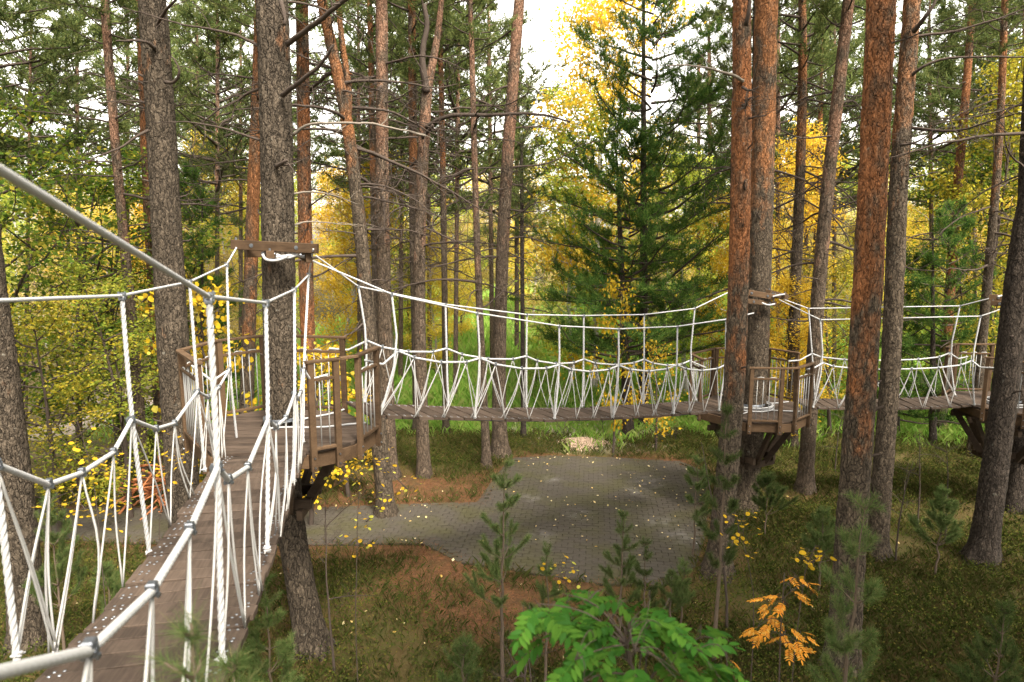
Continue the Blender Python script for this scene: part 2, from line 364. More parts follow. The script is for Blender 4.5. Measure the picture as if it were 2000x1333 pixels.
lit = mixc(t, ramp(t, n3, [(.3, (0, 0, 0)), (.7, (1, 1, 1))]), (.085, .04, .02), (.29, .135, .066)); lit = mixc(t, ramp(t, n2, [(.42, (0, 0, 0)), (.62, (.85, .85, .85))]), lit, (.075, .042, .022)); n4 = noise_t(t, v, 7, 9, .82); lit = mixc(t, ramp(t, n4, [(.44, (0, 0, 0)), (.56, (1, 1, 1))]), mixc(t, .6, lit, (.05, .03, .016)), lit); lit = mixc(t, ramp(t, n1, [(.45, (0, 0, 0)), (.65, (.7, .7, .7))]), lit, (.06, .05, .02))
mead = mixc(t, n2, (.12, .22, .035), (.22, .34, .06))
c_ = mixc(t, sp_.outputs[0], moss, lit); c_ = mixc(t, sp_.outputs[1], c_, mead)
sand = mixc(t, n2, (.30, .24, .20), (.5, .42, .37)); c_ = mixc(t, sp_.outputs[2], c_, sand)
prin(t, o, c_, .95, bump(t, n2, .8, .03, bump(t, n3, .6, .01)), spec=.1); M['floor'] = m
gme = gm.mesh('ground', M['floor'], True)
zc = np.ones((nx * ny, 4), np.float32); zc[:, 0] = litter_mask(GP).ravel(); zc[:, 1] = meadow_mask(GP).ravel()
fl = GP.reshape(-1, 2)
zc[:, 2] = np.clip(1.6 - np.hypot((fl[:, 0] - 2.6) / 2.2, (fl[:, 1] - 21) / 1.7), 0, 1) + np.clip(1.5 - np.hypot((fl[:, 0] + 11.5) / 5, (fl[:, 1] - 24) / 4), 0, 1) * (vnoise(fl, 1.5, 4) > .4)
a_ = gme.color_attributes.new('zones', 'FLOAT_COLOR', 'POINT'); a_.data.foreach_set('color', zc.ravel())
tag(link('ground', gme), 'mossy forest floor under the rope course', None, None, 'structure')

# ---- paved area: bed sheet + single pavers
STAINS = [atz(x, y, 0) for x, y in ((1268, 945), (1290, 1022), (1245, 962), (1060, 1050), (1080, 940), (1330, 1050), (1130, 1008), (1040, 975))]
def stain_fac(t):
    g = N(t, 'ShaderNodeNewGeometry'); acc = None
    for k, s in enumerate(STAINS):
        d = N(t, 'ShaderNodeVectorMath', operation='DISTANCE'); t.links.new(g.outputs['Position'], d.inputs[0]); d.inputs[1].default_value = tuple(s)
        r = N(t, 'ShaderNodeMapRange'); r.inputs[1].default_value = (.62, .5, .45, .4, .35, .5, .4, .35)[k]; r.inputs[2].default_value = .05; t.links.new(d.outputs['Value'], r.inputs[0])
        if acc is None: acc = r.outputs[0]
        else:
            x = N(t, 'ShaderNodeMath', operation='MAXIMUM'); t.links.new(acc, x.inputs[0]); t.links.new(r.outputs[0], x.inputs[1]); acc = x.outputs[0]
    n = N(t, 'ShaderNodeTexNoise'); n.inputs['Scale'].default_value = 5; n.inputs['Detail'].default_value = 5; t.links.new(g.outputs['Position'], n.inputs['Vector'])
    mm = N(t, 'ShaderNodeMath', operation='MULTIPLY'); t.links.new(acc, mm.inputs[0]); t.links.new(ramp(t, n.outputs['Fac'], [(.38, (0, 0, 0)), (.62, (1, 1, 1))]), mm.inputs[1])
    return mm.outputs[0], g
m, t, o = new_mat('paver_concrete'); sf, g = stain_fac(t)
oi = N(t, 'ShaderNodeNewGeometry')
n0 = N(t, 'ShaderNodeTexNoise'); n0.inputs['Scale'].default_value = 1.3; n0.inputs['Detail'].default_value = 5; t.links.new(g.outputs['Position'], n0.inputs['Vector'])
n1 = N(t, 'ShaderNodeTexNoise'); n1.inputs['Scale'].default_value = 60; n1.inputs['Detail'].default_value = 4; t.links.new(g.outputs['Position'], n1.inputs['Vector'])
wn = N(t, 'ShaderNodeTexWhiteNoise', noise_dimensions='2D'); sn = N(t, 'ShaderNodeVectorMath', operation='SNAP'); sn.inputs[1].default_value = (.23, .11, 1); t.links.new(g.outputs['Position'], sn.inputs[0])
c = mixc(t, n1.outputs['Fac'], (.042, .037, .030), (.086, .074, .061)); 
c = mixc(t, ramp(t, n0.outputs['Fac'], [(.42, (0, 0, 0)), (.66, (.75, .75, .75))]), c, (.062, .058, .028))
sv = N(t, 'ShaderNodeMath', operation='MULTIPLY'); sv.inputs[1].default_value = .16; t.links.new(sf, sv.inputs[0])
c = mixc(t, sv.outputs[0], c, (.42, .40, .38)); prin(t, o, c, .95, bump(t, n1.outputs['Fac'], .4, .004), spec=.08); M['paver'] = m
m, t, o = new_mat('paving_joint_sand'); sf, g = stain_fac(t)
n0 = N(t, 'ShaderNodeTexNoise'); n0.inputs['Scale'].default_value = 3; n0.inputs['Detail'].default_value = 5; t.links.new(g.outputs['Position'], n0.inputs['Vector'])
c = mixc(t, n0.outputs['Fac'], (.022, .021, .012), (.048, .044, .022)); sv = N(t, 'ShaderNodeMath', operation='MULTIPLY'); sv.inputs[1].default_value = 2.5; sv.use_clamp = True; t.links.new(sf, sv.inputs[0])
c = mixc(t, sv.outputs[0], c, (.5, .48, .46)); prin(t, o, c, .95, spec=.1); M['joint'] = m
bed = MB().add(np.c_[PAVE, np.full(len(PAVE), .004)], [np.arange(len(PAVE)).reshape(1, -1)[:, ::-1]])
pave = tag(link('paved_area', bed.mesh('paved_area', M['joint'])), 'grey brick paved clearing with a path leading left', None, None, 'structure')
ANG = math.radians(-7); ca, sa = math.cos(ANG), math.sin(ANG); Rp = np.array([[ca, -sa], [sa, ca]])
cells = []
for r_ in range(-140, 200):
    for c_i in range(-110, 90):
        cells.append(((c_i + .5 * (r_ % 2)) * .24, r_ * .12))
cells = np.array(cells) @ Rp.T + np.array([1.5, 14.])
ok = inside(cells, PAVE)
cells = cells[ok]
hx, hy = .1165, .0565
cor = np.array([[-hx, -hy], [hx, -hy], [hx, hy], [-hx, hy]]) @ Rp.T
cells = cells[np.all([inside(cells + q * .45, PAVE) for q in cor], axis=0)]
cells = cells[np.argsort(np.hypot(cells[:, 0], cells[:, 1]))]
vis = np.abs(cells[:, 0] / cells[:, 1]) < .74
cells = np.concatenate([cells[vis], cells[~vis]])
pv, pf = bevbox(hx * 2, hy * 2, .05, .006)
pv[:, :2] = pv[:, :2] @ Rp.T
keep = pf[1:]
pme = MB().add(pv, keep).mesh('paver', M['paver'])
for c in cells[:300]:
    o = link('paver', pme, pave, (c[0], c[1], .012 + random.uniform(-.004, .004)), (random.uniform(-.012, .012), random.uniform(-.012, .012), random.uniform(-.012, .012)))
if len(cells) > 300:
    rest = MB(); cc = cells[300:]; n = len(cc)
    V = np.repeat(pv[None], n, 0); dz = RNG.uniform(-.004, .004, n); tx = RNG.uniform(-.012, .012, (n, 2))
    V[:, :, 2] += .012 + dz[:, None] + V[:, :, 0] * tx[:, :1] + V[:, :, 1] * tx[:, 1:]
    V[:, :, 0] += cc[:, :1]; V[:, :, 1] += cc[:, 1:]
    rest.add(V, (keep[None] + (np.arange(n) * len(pv))[:, None, None]).reshape(-1, 4))
    tag(link('paver_field', rest.mesh('paver_field', M['paver']), pave), None, None, None, 'stuff')
em = MB(); ev, ef = bevbox(.2, .098, .05, .006); eme = em.add(ev, ef[1:]).mesh('edge_paver', M['paver'])
for k in range(1, len(PAVE) - 1):
    A, B = PAVE[k], PAVE[k + 1]; L = np.linalg.norm(B - A); d = (B - A) / L; n_ = np.array([-d[1], d[0]]); n_ = n_ if inside((A + B) / 2 + n_ * .1, PAVE) else -n_; nseg = max(1, int(L / .206))
    if A[0] < -9: continue
    for q in range(nseg):
        p = A + d * (q + .5) * L / nseg + n_ * random.uniform(.0, .02)
        link('edge_paver', eme, pave, (p[0], p[1], .0145 + random.uniform(-.003, .004)), (random.uniform(-.02, .02), random.uniform(-.02, .02), math.atan2(d[1], d[0]) + random.uniform(-.03, .03)))

# ================================================================== rope bridges
def clamp_mesh():
    mb = MB(); v, f = bevbox(.05, .042, .03, .006); mb.add(v + [0, 0, -.028], f)
    a = np.linspace(0, np.pi, 9); arc = np.stack([np.zeros(9), np.cos(a) * .024, np.sin(a) * .026], 1)
    for x in (-.015, .015): tube(mb, arc + [x, 0, -.004], .005, 6)
    for y in (-.024, .024):
        tube(mb, [(0, y, -.03), (0, y, .034)], .0065, 6); tube(mb, [(0, y, .012), (0, y, .026)], .0125, 6)
    return mb.mesh('rope_clamp', M['steel'], False)
CLAMP = clamp_mesh()
def knot_mesh():
    mb = MB(); a = np.linspace(0, 2 * np.pi * 2.6, 40)
    rope(mb, np.stack([np.cos(a) * .03, np.sin(a) * .03, np.linspace(-.035, .035, 40)], 1), .012, .05, seg=4, sides=8)
    tube(mb, [(-.05, 0, .01), (.05, 0, -.01)], .012, 6); tube(mb, [(.02, -.03, -.01), (-.02, .05, .03)], .01, 6)
    return mb.mesh('rope_knot', M['rope'], True)
KNOT = knot_mesh()
def ring_mesh():
    mb = MB(); a = np.linspace(0, 2 * np.pi, 15)
    tube(mb, np.stack([np.cos(a) * .021, np.sin(a) * .021, np.sin(a) * .004], 1), .005, 6, False); tube(mb, [(.018, -.012, 0), (.04, .0, .004), (.018, .014, 0)], .005, 6)
    return mb.mesh('cable_tie', M['steel'], True)
RING = ring_mesh()
SC = MB()
for x in (-.058, .058):
    for y in (-1, 1):
        tube(SC, [(x, y * .40, .018), (x, y * .40, .0225)], [.0098, .0075], 8)
        tube(SC, [(x + .002, y * .355, .018), (x + .002, y * .355, .0225)], [.0098, .0075], 8)
def plank_meshes(W, pw, n=5):
    out = []
    for k in range(n):
        L = W + random.uniform(-.012, .012); xs_ = np.linspace(-L / 2, L / 2, 5); mb = MB(); h = .019; b = .004; vv = []
        for x in xs_:
            w_ = pw / 2 + random.uniform(-.003, .003); zz = random.uniform(-.0012, .0012)
            vv += [[-w_ + b, x, -h], [w_ - b, x, -h], [w_, x, -h + b], [w_, x, h - b + zz], [w_ - b, x, h + zz], [-w_ + b, x, h + zz], [-w_, x, h - b + zz], [-w_, x, -h + b]]
        f = []
        for s_ in range(4):
            for q in range(8):
                r = (q + 1) % 8; f.append([s_ * 8 + q, s_ * 8 + 8 + q, s_ * 8 + 8 + r, s_ * 8 + r])
        mb.add(vv, [np.array(f), np.array([[0, 1, 2, 3, 4, 5, 6, 7]]), np.array([[39, 38, 37, 36, 35, 34, 33, 32]])])
        out.append(mb.mesh('plank', M['plank']))
    return out
def part(name, mb, mats, root, smooth=False, kind=None):
    o = link(name, mb.mesh(name, mats, smooth), root)
    o.location = -np.array(root.location)
    return tag(o, None, None, None, kind)
class Poly:
    def __init__(s, pts):
        s.p = np.asarray(pts, float); s.s = np.concatenate([[0], np.cumsum(np.linalg.norm(np.diff(s.p[:, :2], axis=0), axis=1))]); s.L = s.s[-1]
    def __call__(s, q): return np.array([np.interp(q, s.s, s.p[:, k]) for k in range(3)])
    def find(s, P): # arc position nearest in plan
        q = np.linspace(0, s.L, 400); pts = np.stack([np.interp(q, s.s, s.p[:, k]) for k in range(2)], 1); return q[np.argmin(np.linalg.norm(pts - np.asarray(P)[:2], axis=1))]
def rope_bridge(label, near_edge, side, W, pitch, pw, hang_near, hang_far, up_near, up_far, low_near, low_far, rr, detail, tw):
    """near_edge: Poly of plank ends; side: plan unit vector to the far edge; hang_*: list of (top, node, foot)."""
    root = thing('rope_bridge', label, 'rope bridge', tuple(near_edge((near_edge.L) / 2) + side * W / 2), 'rope bridges between the tree platforms')
    loc = np.array(root.location); pm = plank_meshes(W, pw); scm = SC.mesh('screw_heads', M['steel'])
    n = int(near_edge.L / pitch)
    for k in range(n + 1):
        q = k * pitch; c = near_edge(q) + side * W / 2; d = near_edge(min(near_edge.L, q + .15)) - near_edge(max(0, q - .15))
        R = frame(d, (0, 0, 1)); R = Matrix(R.tolist())
        R = R @ Matrix.Rotation(random.uniform(-.018, .018), 3, 'Z') @ Matrix.Rotation(random.uniform(-.02, .02), 3, 'X')
        jit = np.array([0, 0, random.uniform(-.004, .004)]) + side * random.uniform(-.012, .012)
        o = link('plank', pm[k % 5], root, tuple(c - loc + jit - [0, 0, .019]), R.to_euler())
        tag(link('screw_heads', scm, o), kind='stuff')
    # bearer ropes under the planks
    for off in (.1, W - .1):
        mb = MB(); pts = np.array([near_edge(q) + side * off - [0, 0, .05] for q in np.linspace(0, near_edge.L, 30)]); tube(mb, pts, .012, 6); part('bearer_cable', mb, M['steel'], root, True)
    for hang, upp, low, off in ((hang_near, up_near, low_near, 0), (hang_far, up_far, low_far, W)):
        mb = MB(); rope(mb, upp, rr[0], .026 if detail else .06, 6, .08, 18 if detail else 8, 4); part('handrail_rope', mb, M['rope'], root, True)
        mb = MB(); rope(mb, low, rr[1], .03 if detail else .07, 4, .14, 16 if detail else 8, 5 if detail else 4); part('handrail_rope', mb, M['rope'], root, True)
        for (tp, nd, ft) in hang:
            mb = MB(); rope(mb, smooth_path([tp, nd, ft], .05, 1), rr[2], tw, 3, .30, 21 if detail else 9, 7 if detail else 5)
            hr = part('hanger_rope', mb, M['rope'], root, True)
            for P, me in ((tp, CLAMP), (nd, CLAMP)):
                d = near_edge.p[-1] - near_edge.p[0]; az = math.atan2(d[1], d[0])
                sc = .82 if detail else .8
                link('rope_clamp', me, root, tuple(P - loc), (0 if P is tp else math.radians(80), 0, az), (sc,) * 3)
            if detail: link('cable_tie', RING, root, tuple(tp + (nd - tp) * .18 - loc), (0, 0, random.uniform(0, 6)), (rr[2] / .02,) * 3)
            link('rope_knot', KNOT, root, tuple(ft + [0, 0, .02] - loc), (random.uniform(-.6, .6), random.uniform(-.6, .6), random.uniform(0, 6)), (.55,) * 3)
    return root, loc
def lace(root, loc, clamps, feet, r, curl=.05):
    """clamps: list of (point, [feet indices])"""
    for P, idx in clamps:
        for fi in idx:
            if 0 <= fi < len(feet):
                q = feet[fi]; b = RNG.normal(0, curl, 3) * [1, 1, 0]; tt = np.linspace(0, 1, 9)[:, None]
                pts = P * (1 - tt) + q * tt + b * np.sin(np.pi * tt) ** 1.5 * np.linalg.norm(q - P)
                pts[:, :2] += (q - P)[:2] * (-.05 * np.sin(np.pi * tt))
                mb = MB(); tube(mb, pts, r, 6); part('lacing_rope', mb, M['rope_thin'], root, True)
                if RNG.random() < .55:   # the cord often runs doubled
                    k_ = nrm(np.array([*(q - P)[:2], 0]) + RNG.normal(0, .2, 3) * [1, 1, 0]) * RNG.uniform(.03, .07)
                    mb = MB(); tube(mb, pts + k_ * tt ** 1.3, r, 6); part('lacing_rope', mb, M['rope_thin'], root, True)
def auto_low(nodes, fr=(.18, .5, .82), dz=(.075, .11, .075)):
    """lower rope running through the nodes and sagging between them; returns path, clamp points per gap"""
    path = [nodes[0]]; gaps = []
    for a, b in zip(nodes[:-1], nodes[1:]):
        cs = [a + (b - a) * f - np.array([0, 0, d]) for f, d in zip(fr, dz)]; path += cs + [b]; gaps.append(cs)
    return path, gaps

# ---- first bridge, from lower left of the frame to the first platform
R1 = ((-1.41, 3.16), (-2.45, 7.93)); L1 = ((-2.31, 3.10), (-3.40, 7.85))
dirb = nrm(np.array(R1[1]) - np.array(R1[0])); side1 = np.array([-dirb[1], dirb[0], 0])
def r1(x, y): return atplane(x, y, *R1)
def l1(x, y): return atplane(x, y, *L1)
edge = [(-.93, .95, 4.25), (-1.12, 1.85, 4.12)] + [tuple(r1(x, y)) for x, y in ((455, 1284), (476, 1232), (505, 1166), (528, 1100), (561, 1000), (577, 942), (590, 898), (597, 884))]
E1 = Poly(edge)
def foot1(Y, side_): # foot on deck edge at forward distance Y
    q = np.interp(Y, [p[1] for p in edge], E1.s); P = E1(q); return P + (side1 * .9 if side_ else 0)
e3 = np.array([0, 0, 0])
h0n = atplane(-160, 1352, *R1)
hang_n = [(atplane(-330, 132, *R1), h0n, foot1(.98, 0)), (r1(408, 580), r1(425, 913), r1(434, 1298)), (r1(519, 592), r1(524, 819), r1(522, 1078)), (r1(575, 566), r1(576, 768), r1(573, 944)), (r1(603, 537), r1(593, 722), r1(592, 866))]
l_top0 = at(-170, 596, 3.0)
l_node0 = l1(-8, 908); l_foot0 = l1(33, 1288)
hang_f = [(np.array([-2.42, 3.0, 5.72]), l_node0, l_foot0), (l1(238, 578), l1(257, 820), l1(292, 1084)), (l1(370, 551), l1(386, 765), l1(400, 921)), (l1(443, 517), l1(448, 722), l1(463, 862))]
beamL1, beamR1 = at(462, 484, 8.75), at(612, 487, 8.75)
up_n = [hang_n[0][0] + [.35, -1.6, .6], hang_n[0][0]] + [h[0] for h in hang_n[1:]] + [beamR1]
up_f = [np.array([-2.0, 1.0, 5.75]), hang_f[0][0]] + [h[0] for h in hang_f[1:]] + [beamL1]
c_n = [[r1(175, 1272), r1(297, 1155), r1(371, 1035)], [r1(446, 938), r1(484, 913)], None, None]
low_n = [h0n + [.3, -1.4, .12], h0n]; gaps_n = []
for k in range(1, 5):
    a, b = hang_n[k - 1][1], hang_n[k][1]
    cs = c_n[k - 1] or [a + (b - a) * f - np.array([0, 0, d]) for f, d in ((.2, .12), (.55, .14))]
    if k == 1: cs = sorted(cs, key=lambda p: p[1])
    low_n += cs + [b]; gaps_n.append(cs)
low_n += [at(606, 742, 7.9), at(640, 732, 8.1)]
c_f = [[l1(95, 947), l1(160, 924), l1(222, 884)], [l1(305, 838), l1(341, 827)], None]
low_f = [np.array([-2.0, 1.2, 5.2]), l_node0]; gaps_f = []
for k in range(1, 4):
    a, b = hang_f[k - 1][1], hang_f[k][1]
    cs = c_f[k - 1] or [a + (b - a) * f - np.array([0, 0, d]) for f, d in ((.25, .13), (.6, .12))]
    low_f += cs + [b]; gaps_f.append(cs)
low_f += [at(415, 745, 8.2), at(375, 715, 8.5)]
b1, bl = rope_bridge('nearest rope bridge, its plank deck running from the lower left corner to the nearest platform', E1, side1, .9, .172, .160, hang_n, hang_f, up_n, up_f, low_n, low_f, (.0105, .0132, .0122), True, .048)
for gaps, hang, sd_ in ((gaps_n, hang_n, 0), (gaps_f, hang_f, 1)):
    for k, cs in enumerate(gaps):
        a, b = hang[k][2], hang[k + 1][2]; m_ = len(cs); ft = [a] + [foot1(a[1] + (b[1] - a[1]) * (i_ + 1) / (m_ + 1) + .08, sd_) for i_ in range(m_)] + [b]
        lace(b1, bl, [(c, (i_, i_ + 1)) for i_, c in enumerate(cs)] + [(hang[k + 1][1], (m_,)), (hang[k][1], (1,))], ft, .0060, .016)
        for c in cs:
            link('rope_clamp', CLAMP, b1, tuple(c - bl), (math.pi, 0, math.atan2(dirb[1], dirb[0])), (.72,) * 3)

# ---- second bridge
A2, B2 = (-1.87, 9.02), (4.68, 13.40)
d2 = nrm(np.array(B2) - np.array(A2)); side2 = np.array([-d2[1], d2[0], 0])
FA2, FB2 = tuple(np.array(A2) + side2[:2] * .9), tuple(np.array(B2) + side2[:2] * .9)
n2 = lambda x, y: atplane(x, y, A2, B2)
f2 = lambda x, y: atplane(x, y, FA2, FB2)
NE2 = [(738, 811), (780, 813.5), (838, 815), (900, 817), (960, 818), (1009, 819.5), (1063, 819.5), (1130, 818), (1175, 817.5), (1217, 815.5), (1258, 813), (1297, 810.5), (1334, 808), (1369, 805.5), (1401, 803), (1436, 800.5)]
E2 = Poly([n2(*q) for q in NE2])
ft2 = lambda P, far: E2(E2.find(np.asarray(P) - (side2 * .9 if far else 0))) + (side2 * .9 if far else 0)
HN = [((765, 575), (778, 686), (743, 816)), ((932, 612), (938, 700), (928, 818)), ((1092, 637), (1093, 713), (1084, 818)), ((1208, 643), (1209, 714), (1197, 816)), ((1323, 638), (1322, 713), (1316, 809)), ((1418, 624), (1417, 713), (1404, 803))]
HF = [((700, 560), (717, 666), (712, 800)), ((870, 595), (872, 681), (876, 790)), ((1029, 615), (1028, 696), (1028, 796)), ((1140, 617), (1140, 702), (1137, 797)), ((1258, 615), (1258, 702), (1256, 791)), ((1357, 603), (1347, 705), (1360, 786))]
hn = [tuple(n2(*q) for q in h) for h in HN]; hf = [tuple(f2(*q) for q in h) for h in HF]
hn = [(a, b, ft2(c, 0)) for a, b, c in hn]; hf = [(a, b, ft2(c, 1)) for a, b, c in hf]
un = [at(594, 503, 9.0)] + [h[0] for h in hn] + [at(1472, 612, 13.9)]
uf = [at(617, 500, 9.25)] + [h[0] for h in hf] + [at(1440, 563, 14.3)]
p_, gn = auto_low([h[1] for h in hn]); ln = [at(715, 706, 8.95)] + p_ + [at(1445, 690, 13.4)]
p_, gf = auto_low([h[1] for h in hf]); lf = [at(640, 682, 9.9)] + p_ + [at(1377, 718, 14.2)]
ln[0:1] = [at(712, 704, 8.98), at(748, 712, 9.15)]; lf[0:1] = [at(643, 681, 9.95), at(680, 684, 9.95)]
b2, bl2 = rope_bridge('long white rope bridge crossing the middle of the picture above the paved clearing', E2, side2, .9, .2445, .222, hn, hf, un, uf, ln, lf, (.0118, .0150, .0135), False, .055)
for gaps, hang, far in ((gn, hn, 0), (gf, hf, 1)):
    for k, cs in enumerate(gaps):
        a, b = hang[k][2], hang[k + 1][2]; ft = [a, ft2(a + (b - a) * .36, far), ft2(a + (b - a) * .66, far), b]
        lace(b2, bl2, [(cs[0], (0, 1)), (cs[1], (1, 2)), (cs[2], (2, 3)), (hang[k][1], (0,)), (hang[k + 1][1], (3,))], ft, .0072, .012)
        for c in cs: link('rope_clamp', CLAMP, b2, tuple(c - bl2), (math.pi, 0, math.atan2(d2[1], d2[0])), (.8,) * 3)

# ---- third bridge
A3, B3 = (6.28, 14.20), (9.80, 14.10); d3 = nrm(np.array(B3) - np.array(A3)); side3 = np.array([-d3[1], d3[0], 0])
FA3, FB3 = tuple(np.array(A3) + side3[:2] * .9), tuple(np.array(B3) + side3[:2] * .9)
n3 = lambda x, y: atplane(x, y, A3, B3)
f3 = lambda x, y: atplane(x, y, FA3, FB3)
E3 = Poly([n3(*q) for q in ((1588, 797), (1627, 797.5), (1690, 799), (1755, 798.5), (1800, 797), (1850, 795), (1903, 792), (1925, 791))])
ft3 = lambda P, far: E3(E3.find(np.asarray(P) - (side3 * .9 if far else 0))) + (side3 * .9 if far else 0)
hn3 = [(n3(1602, 625), n3(1608, 709), ft3(n3(1585, 795), 0)), (n3(1706, 624), n3(1708, 722), ft3(n3(1703, 797), 0)), (n3(1808, 621), n3(1806, 721), ft3(n3(1808, 797), 0)), (n3(1915, 618), n3(1898, 705), ft3(n3(1903, 792), 0))][::1]
hf3 = [(f3(1579, 603), f3(1586, 691), ft3(f3(1592, 778), 1)), (f3(1875, 598), f3(1854, 690), ft3(f3(1865, 772), 1))]
hn3 = [hn3[0], hn3[3]]
un3 = [at(1522, 586, 14.0)] + [h[0] for h in hn3] + [at(1968, 600, 14.0)]
uf3 = [at(1514, 579, 14.6)] + [h[0] for h in hf3] + [at(1938, 582, 14.6)]
fr5 = (.07, .24, .42, .6, .78, .93); dz5 = (.08, .14, .16, .16, .14, .09)
p_, gn3 = auto_low([h[1] for h in hn3], fr5, dz5); ln3 = [at(1576, 722, 13.85), at(1590, 719, 13.9)] + p_ + [at(1915, 718, 13.95), at(1945, 719, 13.7)]
p_, gf3 = auto_low([h[1] for h in hf3], fr5, dz5); lf3 = [at(1540, 706, 14.9), at(1562, 704, 15)] + p_ + [at(1872, 701, 15.0), at(1890, 697, 15.2)]
b3, bl3 = rope_bridge('far right white rope bridge partly hidden behind the two thick orange and brown pine trunks', E3, side3, .9, .215, .195, hn3, hf3, un3, uf3, ln3, lf3, (.0118, .0150, .0135), False, .055)
for gaps, hang, far in ((gn3, hn3, 0), (gf3, hf3, 1)):
    cs = gaps[0]; a, b = hang[0][2], hang[1][2]; ft = [a] + [ft3(a + (b - a) * q, far) for q in (.16, .33, .5, .68, .85)] + [b]
    lace(b3, bl3, [(c, (i_, i_ + 1)) for i_, c in enumerate(cs)], ft, .0072, .012)
    for c in cs: link('rope_clamp', CLAMP, b3, tuple(c - bl3), (math.pi, 0, math.atan2(d3[1], d3[0])), (.8,) * 3)

# ================================================================== tree platforms
def clip(poly, n_, c_):                 # keep side n.x <= c
    out = []
    for i_ in range(len(poly)):
        a, b = poly[i_], poly[(i_ + 1) % len(poly)]; da, db = a @ n_ - c_, b @ n_ - c_
        if da <= 0: out.append(a)
        if da * db < 0: out.append(a + (b - a) * da / (da - db))
    return out
def platform(label, poly, z, pdir, pw, tree, tr, panels, chamfers, tops):
    poly = [np.array(p, float) for p in poly]; cx = np.mean(poly, axis=0)
    root = thing('tree_platform', label, 'platform', (tree[0], tree[1], z), 'wooden tree platforms')
    u = nrm(np.array(pdir, float)); n_ = np.array([-u[1], u[0]]); proj = [p @ n_ for p in poly]; lo, hi = min(proj), max(proj)
    tc = np.array(tree[:2]); k = lo
    while k < hi - .01:
        st = clip(clip(poly, n_, k + pw - .007), -n_, -k)
        pieces = [st]; mid = k + pw / 2; dd = min(abs(k - tc @ n_), abs(k + pw - tc @ n_)) if not (k < tc @ n_ < k + pw) else 0
        if dd < tr + .03:
            h = math.sqrt((tr + .03) ** 2 - dd ** 2); s0 = tc @ u
            pieces = [clip(st, u, s0 - h), clip(st, -u, -(s0 + h))] if len(st) > 2 else []
        for pc in pieces:
            if len(pc) < 3: continue
            pc = np.array(pc); m_ = len(pc); V = np.r_[np.c_[pc, np.full(m_, z)], np.c_[pc, np.full(m_, z - .036)]]
            if np.cross(pc[1] - pc[0], pc[2] - pc[0]) < 0: V = np.r_[V[:m_][::-1], V[m_:][::-1]]
            V[:, 2] += random.uniform(-.003, .003)
            ctr = V.mean(0); ang = math.atan2(u[1], u[0]); R = np.array([[math.cos(ang), math.sin(ang), 0], [-math.sin(ang), math.cos(ang), 0], [0, 0, 1]])
            mb = MB().add((V - ctr) @ R.T, [np.arange(m_).reshape(1, -1), np.arange(m_, 2 * m_)[::-1].reshape(1, -1), np.array([[q, q + m_, (q + 1) % m_ + m_, (q + 1) % m_] for q in range(m_)])])
            link('deck_board', mb.mesh('deck_board', M['plank']), root, tuple(ctr - np.array(root.location)), (0, 0, ang))
        k += pw
    np_ = len(poly)
    for i_ in range(np_):               # fascia boards
        a, b = poly[i_], poly[(i_ + 1) % np_]; d = nrm(b - a); out = np.array([d[1], -d[0]])
        mb = MB(); beam(mb, (*(a + out * .02), z - .125), (*(b + out * .02), z - .125), .036, .17); part('fascia_board', mb, M['timber'], root)
        mb = MB(); a2, b2_ = cx + (a - cx) * .86, cx + (b - cx) * .86; beam(mb, (*a2, z - .115), (*b2_, z - .115), .05, .14); part('joist', mb, M['timber_dark'], root)
    def post(p, d, out, h=1.085):
        q = p + out * .07; mb = MB(); beam(mb, (*q, z - .24), (*q, z + h), .062, .075, .005, (d[0], d[1], 0)); part('post', mb, M['timber'], root)
        for zz in (-.07, -.19):
            mb = MB(); tube(mb, [(*(q + out * .03), z + zz), (*(q + out * .046), z + zz)], .012, 6); part('bolt', mb, M['steel'], root)
        return q
    for (a, b) in panels:
        a, b = np.array(a, float), np.array(b, float); d = nrm(b - a); out = np.array([d[1], -d[0]])
        qa, qb = post(a + d * .03, d, out), post(b - d * .03, d, out)
        for zz, hh in ((.885, .036), (.035, .036)):
            mb = MB(); beam(mb, (*(qa + d * .03), z + zz), (*(qb - d * .03), z + zz), .055, hh); part('rail', mb, M['timber'], root)
        L = np.linalg.norm(qb - qa); nb = max(2, int(L / .105))
        for j in range(1, nb):
            q = qa + (qb - qa) * j / nb; mb = MB(); tube(mb, [(*q, z + .03), (*(q + RNG.normal(0, .003, 2)), z + .5), (*q, z + .91)], .0075, 6); part('baluster_rope', mb, M['rope_thin'], root, True)
            if j % 2: mb2 = MB(); q2 = qa + (qb - qa) * min(nb - 1, j + 1) / nb; tube(mb2, [(*q, z + .912), (*((q + q2) / 2), z + .916), (*q2, z + .912)], .0085, 6); part('baluster_rope', mb2, M['rope_thin'], root, True)
    for path in tops:
        path = [np.array(p, float) for p in path]
        for a, b in zip(path[:-1], path[1:]):
            d = nrm(b - a); out = np.array([d[1], -d[0]]) * .07
            mb = MB(); beam(mb, (*(a + out - d * .03), z + 1.103), (*(b + out + d * .03), z + 1.103), .085, .032); part('top_rail', mb, M['timber'], root)
    # clamping beams round the trunk and struts
    for sgn, ax in ((1, 0), (-1, 0), (1, 1), (-1, 1)):
        d = u if ax == 0 else n_; o_ = (n_ if ax == 0 else u) * sgn * (tr + .045)
        zz = -.30 if ax == 0 else -.42
        mb = MB(); beam(mb, (*(tc + o_ - d * .95), z + zz), (*(tc + o_ + d * .95), z + zz), .07, .12); part('bearer_beam', mb, M['timber_dark'], root)
        mb = MB(); beam(mb, (*(tc + o_ - d * .42), z + zz - .78), (*(tc + o_ + d * .42), z + zz - .78), .08, .14); part('collar_beam', mb, M['timber_dark'], root)
